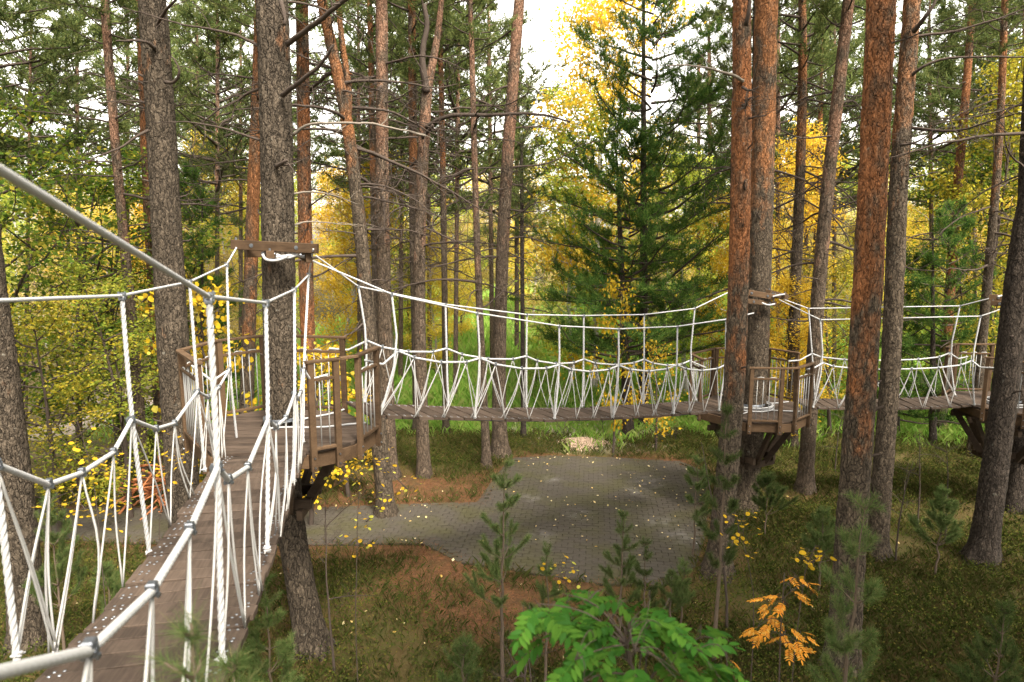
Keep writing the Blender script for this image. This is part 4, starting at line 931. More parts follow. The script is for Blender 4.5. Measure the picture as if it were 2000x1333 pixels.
pine('slim pine farthest right in the back row, leaning right', [(1962, 20, 14), (1956, 200, 16), (1943, 400, 18), (1925, 590, 21), (1910, 760, 22)], 18.5, 15, M['bark_high'], CR_FAR, 10.5, False, 10, (5, 10))
pine('dark furrowed trunk leaning across the right edge of the picture', [(2035, 300, 50), (2006, 420, 52), (1986, 560, 54), (1968, 720, 56), (1948, 880, 57), (1918, 1095, 64)], 12.2, 16, M['bark_dark'], CR_MID, 11, True, 2, (7, 10))
pine('dark pine carrying the far right platform', [(2010, 300, 40), (2002, 560, 44), (1992, 760, 46), (1978, 1025, 50)], 14.45, 17, M['bark_dark'], CR_FAR, 11, False, 3, (6, 10))
pine('thin bare trunk between the slim orange pine and the leaning brown pine', [(1604, 150, 8), (1600, 330, 10), (1592, 520, 12), (1586, 640, 12)], 24, 13, M['bark_high'], CR_FAR, 10, False, 10, (5, 10), crs=.7)
pine('thin brown trunk in the thicket behind the bending orange-brown pine', [(722, 0, 10), (726, 200, 12), (730, 420, 13), (735, 640, 14)], 22, 16, M['bark_high'], CR_FAR, 10.5, False, 8, (5, 10.5))

# ---- the two dark Siberian pines behind the long bridge
def tree_root(name, label, base, group=None, cat='tree'):
    b = np.array(base, float); 
    if len(b) == 2: b = np.array([b[0], b[1], float(gz(b))])
    return thing(name, label, cat, tuple(b), group)
def cedar(label, px, Y, H, r, z0, w_px, seed, nodes=None, dens=64, per=12, name='conifer_tree'):
    base = at(px, 600, Y); root = tree_root(name, label, base[:2]); g = root.location.z
    nodes = nodes or [(px, 0), (px, 900)]
    P = sorted([tuple(at(x, y, Y)) for x, y in nodes], key=lambda q: q[2]); P = np.array(P)
    z = np.linspace(-.3, H, 24); xq = np.interp(z + g, P[:, 2], P[:, 0]); r0 = w_px / 2 / F_PX * Y
    loc = np.c_[xq - base[0], np.zeros(24), z, r0 * (1.15 - z / H * 1.05)]
    link('trunk', trunk_mesh(loc, M['bark_dark'], False), root)
    wd_, nd_ = pine_crown(seed, H - z0, r, dens, per, 15, .19, .019, shape='cone', droop=.18)
    for mb, nm, mt in ((wd_, 'crown_branches', M['twig']), (nd_, 'crown', M['needle_cedar'])):
        o = link(nm, mb.mesh(nm, mt, nm != 'crown'), root, (float(np.interp(z0, z, loc[:, 0])), 0, z0))
        if nm != 'crown': tag(o, kind='stuff')
    return root
cedar('tall dark green conifer with a straight black trunk behind the long bridge', 1257, 21.5, 16, 3.9, 2.2, 19, 201, None, 96, 15)
cedar('dark conifer with a slightly crooked black trunk, left of the tall straight one', 1216, 20.6, 9.3, 3.2, 2.0, 21, 202, [(1228, 860), (1215, 560), (1206, 330), (1190, 150)], 64, 13)
cedar('small dark spruce behind the far right bridge', 1822, 19.5, 6.8, 1.9, .6, 13, 203, None, 46, 10)
cedar('narrow dark young conifer below the far right bridge, left of the small dark spruce', 1752, 20.5, 5.4, 1.5, .4, 10, 204, None, 36, 9)
cedar('dim dark conifer behind the thick grey-brown pine at the left', 395, 17.5, 7.5, 1.5, 1.5, 11, 205, None, 40, 10)
cedar('small dark conifer at the right edge behind the leaning furrowed trunk', 1905, 23, 5.5, 2.0, .3, 11, 206, None, 40, 9)

# ---- broadleaf trees
BL = [leaf_crown(300 + k, 10, 2.5, 36, 8, 44, .125, .34, .10) for k in range(4)]
BLM = [(a.mesh('trunk', M['stem'], True), b.mesh('crown', M['lf_yellow'])) for a, b in BL]
FINE = [leaf_crown(320 + k, 6, 2.1, 28, 7, 36, .08, .22, .12) for k in range(3)]
FINEM = [(a.mesh('trunk', M['stem'], True), b.mesh('crown', M['lf_green'])) for a, b in FINE]
ASP = [leaf_crown(330 + k, 3, 1.0, 16, 5, 11, .075, .16, .2, 'round') for k in range(3)]
ASPM = [(a.mesh('trunk', M['stem'], True), b.mesh('crown', M['lf_aspen'])) for a, b in ASP]
def setmat(o, m):
    o.material_slots[0].link = 'OBJECT'; o.material_slots[0].material = m
def broad(name, label, px, Y, h, mat, protos, h0, wide=1.0, group=None, bark=None, X=None):
    x = at(px, 600, Y)[0] if X is None else X; root = tree_root(name, label, (x, Y), group); k = random.randrange(len(protos)); s_ = h / h0; a = random.uniform(0, 6.28)
    for me, nm in zip(protos[k], ('trunk', 'crown')):
        o = link(nm, me, root, (0, 0, 0), (0, 0, a), (s_ * wide, s_ * wide, s_))
        if nm == 'crown': setmat(o, mat)
        elif bark: setmat(o, bark)
    return root
L_ = M
# left side thicket
broad('alder_tree', 'leafy green and yellow alder at the left edge with a blackish stem', 22, 14.5, 9.0, M['lf_green'], FINEM, 6, 1.0, bark=M['twig'])
broad('alder_tree', 'bushy green alder between the left edge and the thin pale orange pine', 118, 15.5, 7.2, M['lf_green'], FINEM, 6, 1.15, bark=M['twig'])
broad('alder_tree', 'green alder whose crown hides the lower part of the thin pale orange pine', 205, 17.5, 7.8, M['lf_green'], FINEM, 6, 1.2, bark=M['twig'])
broad('alder_tree', 'low olive bush under the left alders with dark crooked stems', 70, 12.8, 4.6, M['lf_olive'], FINEM, 6, 1.25, bark=M['twig'])
broad('alder_tree', 'lime green sapling between the thick grey-brown pine and the olive bush', 222, 14, 5.2, M['lf_lime'], FINEM, 6, 1.1, bark=M['twig'])
broad('alder_tree', 'pale olive bush right behind the nearest platform rail at its left corner', 330, 19, 5.4, M['lf_olive'], FINEM, 6, 1.2, bark=M['twig'])
broad('aspen_sapling', 'bright yellow aspen behind the left rail of the nearest platform', 452, 12.2, 4.9, M['lf_aspen'], ASPM, 3, .8, bark=M['twig'])
broad('aspen_sapling', 'golden aspen behind the back rail of the nearest platform', 585, 13.6, 3.6, M['lf_aspen'], ASPM, 3, 1.0, bark=M['twig'])
broad('aspen_sapling', 'golden bush between the nearest platform and the bending orange-brown pine', 668, 15.2, 3.4, M['lf_gold'], ASPM, 3, 1.1, bark=M['twig'])
# behind the meadow and round the conifers
broad('birch_tree', 'tall golden birch whose top rises beside the dark conifer against the white sky', 1165, 27, 16.5, M['lf_gold'], BLM, 10, .8, bark=M['birch'])
broad('birch_tree', 'lime green birch just left of the dark conifers', 1120, 27.5, 11.3, M['lf_lime'], BLM, 10, 1.0, bark=M['birch'])
broad('birch_tree', 'yellow-green birch right behind the dark conifers', 1345, 26, 9.0, M['lf_lime'], BLM, 10, 1.05, bark=M['birch'])
broad('birch_tree', 'golden yellow birch between the dark conifers and the straight orange pine', 1420, 23, 7.4, M['lf_gold'], BLM, 10, .9, bark=M['birch'])
broad('aspen_sapling', 'thin yellow sapling standing in front of the dark conifers', 1203, 18.2, 4.6, M['lf_aspen'], ASPM, 3, .55, bark=M['twig'])
broad('aspen_sapling', 'ragged yellow-orange sapling under the right half of the long bridge', 1290, 18.6, 3.0, M['lf_gold'], ASPM, 3, .8, bark=M['twig'])
broad('birch_tree', 'golden birch right behind the middle platform tree', 1528, 22, 9.2, M['lf_gold'], BLM, 10, .72, bark=M['twig'])
broad('birch_tree', 'low golden bush behind the rails of the middle platform', 1560, 19, 4.6, M['lf_gold'], BLM, 10, 1.2, bark=M['twig'])
broad('alder_tree', 'green and yellow bush behind the far right bridge, left of the broad flaky pine', 1640, 20.5, 5.2, M['lf_olive'], FINEM, 6, 1.15, bark=M['twig'])
broad('alder_tree', 'leafy green tree right of the grey-brown pine, above the far right bridge', 1835, 22.5, 8.6, M['lf_green'], FINEM, 6, 1.1, bark=M['twig'])
broad('birch_tree', 'yellow birch filling the upper right corner beside the leaning furrowed trunk', 1955, 20.5, 10.6, M['lf_olive'], BLM, 10, .85, bark=M['twig'])
broad('birch_tree', 'bright yellow birch low behind the far right platform', 1925, 25.5, 7.6, M['lf_yellow'], BLM, 10, 1.0, bark=M['birch'])
broad('birch_tree', 'pale yellow willow bush at the far rim of the meadow, seen above the long bridge', 850, 30, 6.2, M['lf_yellow'], BLM, 10, 1.15, bark=M['birch'])
broad('birch_tree', 'bright golden birch between the thick grey platform pine and the thick grey-brown pine', 450, 33, 10.5, M['lf_yellow'], BLM, 10, .95, bark=M['birch'])
broad('birch_tree', 'pale cream birch right above the left rail of the nearest platform', 425, 30, 6.4, M['lf_pale'], BLM, 10, 1.2, bark=M['birch'])
broad('birch_tree', 'golden birch right behind the bending orange-brown pine', 655, 27, 9.2, M['lf_gold'], BLM, 10, .9, bark=M['birch'])
broad('birch_tree', 'lime birch filling the gap right of the grey straight pine', 770, 31, 9.4, M['lf_lime'], BLM, 10, 1.0, bark=M['birch'])

for lb, px, Y, h, mt in (('low lime bush in the meadow right of the leaning pinkish pine', 1050, 27, 1.7, 'lf_lime'),
                         ('yellow bush in the meadow behind the forked pine', 800, 35, 4.4, 'lf_gold'), ('pale bush at the meadow rim left of the dark conifers', 1070, 37, 4.6, 'lf_pale'), ('green bush in the meadow left of the straight orange pine', 1375, 27, 2.8, 'lf_lime'), ('olive bush in the meadow right of the dark-footed orange pine', 1600, 27, 3.2, 'lf_olive'), ('lime bush in the meadow right of the grey-brown right pine', 1790, 28, 3.4, 'lf_lime'), ('yellow bush at the far meadow rim between the forked and the leaning pine', 900, 41, 5.5, 'lf_yellow')):
    broad('meadow_bush', lb, px, Y, h, M[mt], FINEM if Y < 28 else BLM, 6 if Y < 28 else 10, 1.5, 'bushes in the meadow', M['twig'])
for lb, px, Y, h, mt in (('pale lime birch at the far meadow rim left of the slimmest brown pine', 895, 52, 12, 'lf_lime'), ('cream birch at the far meadow rim behind the leaning pinkish pine', 970, 55, 12, 'lf_pale'), ('lime birch at the far meadow rim behind the grey straight pine', 735, 50, 12.5, 'lf_lime'),
                         ('lemon yellow birch at the far meadow rim left of the lime birch by the conifers', 1040, 51, 11, 'lf_yellow'), ('lime birch at the far meadow rim right of the middle platform', 1600, 46, 11, 'lf_lime'), ('lemon yellow birch at the far meadow rim behind the broad flaky pine', 1690, 46, 12, 'lf_yellow'), ('lime birch behind the dark spruce at the right', 1800, 44, 11, 'lf_lime')):
    broad('birch_tree', lb, px, Y, h, M[mt], BLM, 10, 1.1, None, M['birch'])
# ---- the far rows of trees beyond the meadow (three kinds, alike within a kind)
GRP = 'far forest beyond the meadow'
KINDS = [('birch_tree', 'yellow birch', 'lf_yellow'), ('birch_tree', 'golden birch', 'lf_gold'),
         ('birch_tree', 'cream birch', 'lf_pale'), ('birch_tree', 'lime birch', 'lf_lime')]
FT = [np.c_[np.zeros(12), np.zeros(12), np.linspace(-.3, 17, 12), np.linspace(.17, .03, 12)]]
FTM = [trunk_mesh(FT[0], M[k], False) for k in ('bark_high', 'bark_orange')]
LMK = [(20, 'the left edge trunk'), (240, 'the thin pale pine'), (320, 'the thick grey-brown pine'), (545, 'the thick platform pine'), (600, 'the bright orange pine'), (690, 'the bending pine'), (750, 'the grey straight pine'), (825, 'the forked pine'), (930, 'the slimmest brown pine'), (985, 'the leaning pinkish pine'),
       (1257, 'the tall dark conifer'), (1445, 'the straight orange pine'), (1560, 'the dark-footed orange pine'), (1620, 'the brown leaning pine'), (1700, 'the broad flaky pine'), (1752, 'the grey-brown right pine'), (1870, 'the slim right pine'), (1985, 'the dark leaning trunk')]
USED = {}
def far_label(kind, X, Y, h, ri):
    px = 1000 + F_PX * X / Y; d, nm = min(((abs(px - a), b) for a, b in LMK)); sd_ = 'left' if px < dict((b, a) for a, b in LMK)[nm] else 'right'
    sz = 'tall' if h > 12.5 else 'low' if h < 8 else 'middling'
    lb = '%s %s in the %s far row, just %s of %s' % (sz, kind, ('front', 'second', 'third', 'fourth', 'fifth', 'last')[ri], sd_, nm)
    if lb in USED: lb = lb.replace(', just', ', farther')
    USED[lb] = 1; return lb
rows = [(38, 15, .85), (44, 22, .85), (51, 24, .85), (60, 26, .85), (70, 28, .85), (82, 30, .85)]
for ri, (Y0, n, U) in enumerate(rows):
    for j in range(n):
        u_ = -U + 2 * U * (j + random.uniform(.1, .9)) / n; Y = Y0 + random.uniform(-2.5, 2.5)
        if ri == 0 and -.30 < u_ < .34: continue
        if ri in (1, 2) and -.26 < u_ < .36 and random.random() < .75: continue
        X = u_ * Y; q = random.random()
        if q < .11:
            s_ = random.uniform(.85, 1.12); root = tree_root('pine_tree', far_label('pine', X, Y, 17 * s_, ri), (X, Y), GRP); a = random.uniform(0, 6.28)
            link('trunk', random.choice(FTM), root, (0, 0, 0), (random.uniform(-.03, .03), random.uniform(-.03, .03), a), (s_,) * 3); k = random.choice(CR_FAR)
            cb = random.uniform(.42, .62) * 17 * s_
            for me, nm in zip(k, ('crown_branches', 'crown')): tag(link(nm, me, root, (0, 0, cb), (0, 0, a), (s_ * 1.1, s_ * 1.1, (17.2 * s_ - cb) / 8.5)), kind=None if nm == 'crown' else 'stuff')
        else:
            k = random.choices(range(4), (.34, .22, .2, .24))[0]; nm, lb, mt = KINDS[k]
            hh_ = random.uniform(6.5, 13.5) if ri > 1 else random.uniform(5.5, 10); broad(nm, far_label(lb, X, Y, hh_, ri), 0, Y, hh_, M[mt], BLM, 10, random.uniform(.85, 1.2), GRP, M['birch'], X)
# mid-distance pines between the mapped trunks, crowns hanging into the top of the picture
for lb, px, Y, H, cb in (('mid-distance pine at the far left, its crown filling the upper left corner', 60, 22, 15, 6.4), ('mid-distance pine left of the thin pale orange pine, its crown against the white sky', 150, 27, 16, 7),
                     ('mid-distance pine whose dark crown shows between the two thick left pines', 425, 24, 15, 6.2), ('mid-distance pine crown just left of the thick grey platform pine', 470, 29, 17, 8),
                     ('mid-distance pine crown above the bending orange-brown pine', 700, 26, 16, 7.4), ('mid-distance pine crown right of the grey straight pine', 785, 29, 17, 7.4), ('mid-distance pine crown between the forked pine and the leaning pinkish pine', 895, 26, 16, 6.6),
                     ('mid-distance pine crown just left of the leaning pinkish pine top', 955, 31, 17, 7), ('mid-distance pine crown just left of the straight orange pine', 1385, 30, 15, 7.5), ('mid-distance pine crown right of the middle platform tree', 1520, 26, 16, 7.6),
                     ('mid-distance pine crown left of the broad flaky pine', 1630, 28, 16, 6.8), ('mid-distance pine crown right of the grey-brown pine', 1815, 29, 16, 7), ('mid-distance pine crown near the upper right corner', 1935, 27, 16, 7.2), ('mid-distance pine in the gap left of the tall dark conifer', 1010, 36, 13, 5),
                     ('mid-distance pine crown in the upper left corner, nearest the left edge', -20, 17, 14.5, 7.4), ('mid-distance pine crown between the far left pine and the thin pale pine', 250, 31, 17, 7.5), ('mid-distance pine crown just right of the thick grey-brown pine', 385, 34, 18, 8), 
                     ('mid-distance pine crown behind the forked pine', 835, 35, 18, 7),  ('mid-distance pine crown behind the orange pine with the dark foot', 1575, 33, 18, 8), ('mid-distance pine crown behind the broad flaky pine', 1690, 34, 18, 8), ('mid-distance pine crown right of the slim right pine', 1900, 34, 18, 8), ('mid-distance pine crown at the right edge of the picture', 2000, 24, 16, 7.2), ('mid-distance pine crown right of the tall dark conifer', 1365, 36, 14, 5.5)):
    pine(lb, [(px, 100, 7 + random.uniform(-2, 2)), (px + random.uniform(-8, 8), 600, 9)], Y, H, M['bark_pale'], CR_FAR, cb, False, 2, (5, cb), stubs=0, crs=1.4)

# pines standing round and behind the viewpoint: the wood goes on there and shades the near ground
for k in range(66):
    for _ in range(60):
        X, Y = (random.uniform(-24, 24), random.uniform(-24, 22)) if k < 40 else (random.uniform(-4, 20), random.uniform(-20, 1))
        if abs(X) > max(0, Y) * .82 + 3.2 and math.hypot(X, Y) > 4.5: break
    s_ = random.uniform(.9, 1.15); root = tree_root('pine_tree', 'pine of the surrounding wood standing outside the picture', (X, Y), 'pines of the wood round the viewpoint'); a = random.uniform(0, 6.28)
    link('trunk', random.choice(FTM), root, (0, 0, 0), (random.uniform(-.03, .03), random.uniform(-.03, .03), a), (s_,) * 3); cb = random.uniform(8.2, 10.5)
    for me, nm in zip(random.choice(CR_FAR), ('crown_branches', 'crown')): tag(link(nm, me, root, (0, 0, cb), (0, 0, a), (1.25, 1.25, (17.2 * s_ - cb) / 8.5)), kind=None if nm == 'crown' else 'stuff')
# ---- foreground and understorey
def sapling(label, px, py_top, Y, r, seed, L=.085, wd=.0042, whorls=6, lean=0, dens=22, h=None, name='pine_sapling', base_z=None, group=None, mat='needle_young'):
    """young pine: bare lower stem, whorls of needle-covered shoots; top at the given pixel"""
    global RNG; top = at(px, py_top, Y); bx, by = top[0] - lean, top[1]; g = float(gz((bx, by))); root = thing(name, label, 'young tree', (bx, by, g), group); H = top[2] - g
    keep, RNG = RNG, np.random.default_rng(seed)
    hh = h or min(H * .72, 2.6); st = np.c_[np.linspace(0, lean, 14) + RNG.normal(0, .012, 14), RNG.normal(0, .012, 14), np.linspace(-.1, H, 14)]
    mb = MB(); tube(mb, st, np.linspace(.012 + H * .006, .004, 14), 7); link('trunk', mb.mesh('trunk', M['stem'], True), root)
    wood, nd = MB(), MB(); Cs, Ds = [], []
    cen = lambda z: np.array([np.interp(z, st[:, 2], st[:, k]) for k in range(3)])
    for k in range(whorls):
        z = H - hh * (k / whorls) ** 1.05 - .04; rr = r * (.22 + .95 * k / whorls); a0 = RNG.uniform(0, 6)
        for j in range(RNG.integers(3, 6)):
            a = a0 + j * 1.35 + RNG.uniform(-.3, .3); lp = limb(cen(z), (math.cos(a), math.sin(a), .55), rr * RNG.uniform(.6, 1.15), .6, .12, 5); tube(wood, lp, np.linspace(.007, .004, len(lp)), 5, False)
            m_ = max(3, int(rr / L * 3.2)); q0 = .38 if rr > .3 else .15
            for q in np.linspace(q0, 1, m_):
                ip = q * (len(lp) - 1.001); i0 = int(ip); Cs.append(lp[i0] + (lp[i0 + 1] - lp[i0]) * (ip - i0)); Ds.append(nrm(lp[i0 + 1] - lp[i0]))
            for sgn in (-1, 1):
                if RNG.random() < .65 and rr > .2:
                    i0 = RNG.integers(2, 4); d = nrm(lp[i0 + 1] - lp[i0]); s2 = np.cross(d, [0, 0, 1]) * sgn; tp = limb(lp[i0], d + s2 * .9 + [0, 0, .2], rr * .38, .4, .1, 3); tube(wood, tp, [.005, .004, .004, .003], 4, False)
                    for q in np.linspace(.3, 1, max(2, m_ // 2)):
                        ip = q * 2.999; i0 = int(ip); Cs.append(tp[i0] + (tp[i0 + 1] - tp[i0]) * (ip - i0)); Ds.append(nrm(tp[i0 + 1] - tp[i0]))
    for q in np.linspace(0, .22, 5): Cs.append(cen(H - q)); Ds.append(np.array([0, 0, 1.]))
    tufts(nd, np.array(Cs), np.array(Ds), dens, L, wd, .62, L * .3)
    RNG = keep
    tag(link('branches', wood.mesh('branches', M['stem'], True), root), kind='stuff'); link('crown', nd.mesh('crown', M[mat]), root); return root
SAPS = [('young pine with long needles in front of the broad flaky orange pine', 1688, 985, 5.2, .62, .10, .0045, 6, .05),
        ('young pine standing close against the straight orange pine near the middle platform', 1421, 800, 8.8, .45, .10, .006, 7, .02),
        ('tall thin young pine in front of the left half of the paved clearing', 985, 905, 8.4, .62, .085, .0055, 7, .03),
        ('low bushy young pine beside the tall thin one at the near paving rim', 1068, 1075, 8.0, .42, .085, .0055, 5, 0),
        ('young pine in the middle of the near rim of the paved clearing', 1217, 1005, 9.0, .45, .085, .0055, 6, 0),
        ('short young pine right of the middle one at the paving rim', 1262, 1060, 9.2, .38, .085, .0055, 5, 0),
        ('small young pine at the lower right corner of the paved clearing', 1335, 1100, 9.6, .36, .085, .006, 5, 0),
        ('tiny young pine between the paving corner and the straight orange pine', 1312, 1118, 9.4, .3, .085, .006, 4, 0),
        ('young pine at the right rim of the paved clearing, left of the straight orange pine', 1362, 900, 12.2, .55, .1, .008, 5, 0),
        
        ('young pine in the lower right corner of the picture', 1960, 1190, 6.6, .6, .09, .006, 6, 0),
        ('young pine below the nearest bridge at the lower left beside the thick brown trunk', 96, 985, 8.8, .6, .09, .006, 6, 0),
        ('young pine in the undergrowth left of the nearest bridge deck', 205, 1110, 8.2, .6, .09, .006, 6, 0),
        ('young pine under the right edge of the nearest bridge by the leaning trunk foot', 520, 1130, 7.0, .5, .085, .006, 6, 0),
        ('young pine behind the right end of the paved clearing near the middle platform foot', 1500, 930, 13, .6, .1, .009, 6, 0),
        ('young pine in the undergrowth between the two right platforms', 1610, 1000, 11, .55, .1, .008, 6, 0),
        ('pine sapling in the bottom right thicket below the far right platform', 1845, 960, 11.5, .6, .1, .009, 6, 0),
        
        ('pine sapling at the bottom of the picture left of the green rowan', 905, 1255, 7.6, .5, .085, .006, 5, 0)]
for k, (lb, px, py, Y, r, L, wd_, wh, ln_) in enumerate(SAPS): sapling(lb, px, py, Y, r, 500 + k, L * .88, wd_ * .66, wh, ln_, dens=34)
sapling('soft out-of-focus young pine tip right in front of the nearest bridge at the bottom', 372, 1215, 1.55, .17, 560, .075, .0017, 5, .02, 26, .55)
sapling('dense young pine top beside the right edge of the nearest bridge at the bottom', 455, 1290, 2.3, .22, 561, .075, .0022, 5, -.02, 26, .6)

# rowans with feather-shaped leaves
def rowan_leaf(seed, mat, L=.17, w_=.024, ll=.056, pairs=6):
    r = np.random.default_rng(seed); mb = MB(); st = np.stack([np.linspace(0, L, 8), r.normal(0, .002, 8), -.32 * np.linspace(0, 1, 8) ** 2 * L * r.uniform(.3, 1.3)], 1)
    tube(mb, st, np.linspace(.0016, .0008, 8), 4, False)
    def leaflet(P, d, up):
        d = nrm(d); s = nrm(np.cross(up, d)); l = ll * r.uniform(.85, 1.1); k = np.array([0, .18, .45, .75, 1]); w2 = np.array([.12, .8, 1, .66, .05]) * w_ / 2; n_ = nrm(np.cross(d, s)); dz = -.22 * k ** 2 * l
        c = P + d * (k * l)[:, None] + np.array([0, 0, 1]) * dz[:, None]; V = np.concatenate([c + s * w2[:, None] + n_ * .12 * w2[:, None], c, c - s * w2[:, None] + n_ * .12 * w2[:, None]])
        f = [[i_, i_ + 1, 5 + i_ + 1, 5 + i_] for i_ in range(4)] + [[5 + i_, 5 + i_ + 1, 10 + i_ + 1, 10 + i_] for i_ in range(4)]; mb.add(V, np.array(f))
    for k in range(pairs):
        q = .28 + .68 * k / (pairs - .4); ip = q * 7; i0 = min(6, int(ip)); P = st[i0] + (st[i0 + 1] - st[i0]) * (ip - i0)
        for sg in (-1, 1): leaflet(P, np.array([.55 + r.normal(0, .08), sg, r.normal(-.05, .1)]), np.array([0, 0, 1.]))
    leaflet(st[-1], np.array([1, r.normal(0, .1), -.2]), np.array([0, 0, 1.]))
    return mb.mesh('leaf', mat, False)
RG = [rowan_leaf(k, M['lf_rowan']) for k in range(3)]; RO = [rowan_leaf(10 + k, M['lf_rowan_o'], .15, .02, .05) for k in range(3)]
def rowan(label, stem, Y, spots, meshes, scale, odd=None, rad=.012):
    """stem: px polyline from the top down; spots: (px, py, dY, heading deg, pitch) leaf bases"""
    P = np.array([at(x, y, Y + d) for x, y, d in stem]); P = P[np.argsort(P[:, 2])]; g = float(gz(P[0, :2])); base = np.array([P[0, 0] + .06, P[0, 1], g])
    path = np.concatenate([[base - [0, 0, .1]], [[P[0, 0] + .05, P[0, 1], (P[0, 2] + g) / 2]], P]); root = thing('rowan_sapling', label, 'young tree', tuple(base))
    p = smooth_path(path, .06, 2); mb = MB(); tube(mb, p - base, np.linspace(rad * 1.5, rad * .45, len(p)) * (1 + RNG.normal(0, .06, len(p))), 8); link('trunk', mb.mesh('trunk', M['twig'], True), root)
    tw = MB(); Q = [at(x, y, Y + dY) for x, y, dY, _, _ in spots]; hubs = Q[::4]
    def twig(a, b, r0):
        tt = np.linspace(0, 1, 7)[:, None]; tube(tw, a * (1 - tt) + b * tt + (np.array([0, 0, .03]) + RNG.normal(0, .01, 3)) * np.sin(np.pi * tt) - base, np.linspace(r0, r0 * .5, 7), 5, False)
    for h in hubs:
        low = p[p[:, 2] < h[2] - .02]; low = low if len(low) else p; twig(low[np.argmin(np.linalg.norm(low - h + [0, 0, .06], axis=1))], h, .0032)
    for k, (x, y, dY, hd, pt) in enumerate(spots):
        q = Q[k]; h = min(hubs, key=lambda e: np.linalg.norm(e - q))
        if np.linalg.norm(h - q) > 1e-6: twig(h, q, .0019)
        me = random.choice(meshes); o = link('leaf', me, root, tuple(q - base), (random.uniform(-.35, .35), math.radians(pt) + random.uniform(-.15, .2), math.radians(hd) + random.uniform(-.3, .3)), (scale * random.uniform(.85, 1.15),) * 3)
        if odd and random.random() < odd[1]: setmat(o, odd[0])
    tag(link('twigs', tw.mesh('twigs', M['twig'], True), root), kind='stuff'); return root
sp = []
for x, y, d in ((1050, 1180, 0), (1080, 1240, .05), (1110, 1160, .1), (1120, 1210, 0), (1150, 1175, .15), (1165, 1250, -.1), (1190, 1205, 0), (1210, 1165, .1), (1225, 1240, 0), (1250, 1195, .05), (1265, 1170, .2), (1290, 1225, -.05), (1300, 1185, .15), (1325, 1240, 0),
                (1120, 1290, -.1), (1160, 1310, -.1), (1200, 1285, 0), (1235, 1310, -.15), (1275, 1280, 0), (1310, 1300, -.1), (1350, 1275, 0), (1390, 1310, -.1), (1100, 1200, .1), (1180, 1150, .2), (1240, 1270, -.2), (1330, 1320, -.2), (1140, 1330, -.2), (1070, 1205, .1), (1205, 1225, .1), (1280, 1250, .05), (1360, 1245, .1), (1420, 1290, 0), (1150, 1225, .15), (1255, 1225, .15)):
    sp.append((x, y, d, math.degrees(math.atan2(random.uniform(-1, .7), (x - 1215) / 160 + random.uniform(-.9, .9))), random.uniform(-15, 40)))
sp += [(x + random.uniform(-16, 16), y + random.uniform(-6, 16), d + random.uniform(-.12, .12), random.uniform(-200, 20), random.uniform(-15, 35)) for x, y, d, h_, p__ in list(sp)]
rowan('bright green out-of-focus rowan with feathery leaves at the bottom centre', [(1236, 1228, 0), (1222, 1265, 0), (1230, 1300, 0), (1262, 1345, 0), (1280, 1500, 0)], 2.05, sp, RG, .8)
sp = [(x + jx, y + jy, d + random.uniform(-.1, .1), math.degrees(math.atan2(random.uniform(-1, .3), (x - 1530) / 40 + random.uniform(-.6, .6))), random.uniform(-10, 24)) for jx, jy in ((0, 0), (random.uniform(-9, 9), 8)) for x, y, d in
      ((1558, 1128, 0), (1540, 1125, .1), (1575, 1140, 0), (1520, 1160, 0), (1545, 1155, -.1), (1498, 1172, .1), (1530, 1175, 0), (1500, 1215, 0), (1480, 1225, -.1), (1515, 1205, .1), (1525, 1235, 0), (1540, 1225, .1), (1550, 1250, 0), (1535, 1255, -.1), (1490, 1240, .1), (1565, 1235, .1), (1560, 1262, 0), (1505, 1190, 0))]
rowan('rowan sapling with orange autumn leaves at the lower right', [(1532, 1120, 0), (1528, 1180, 0), (1524, 1240, .05), (1522, 1330, .05)], 4.2, sp, RO, .6, None, .009)
sp = [(1395, 1262, 0, 170, 10), (1410, 1300, 0, 200, 20), (1425, 1290, 0, 20, 20), (1440, 1270, .1, 60, 10)]
rowan('little rowan with a few yellow-orange leaves just right of the green rowan', [(1418, 1262, 0), (1422, 1340, 0)], 3.2, sp, RO, .62, (M['lf_rowan'], .4), .006)

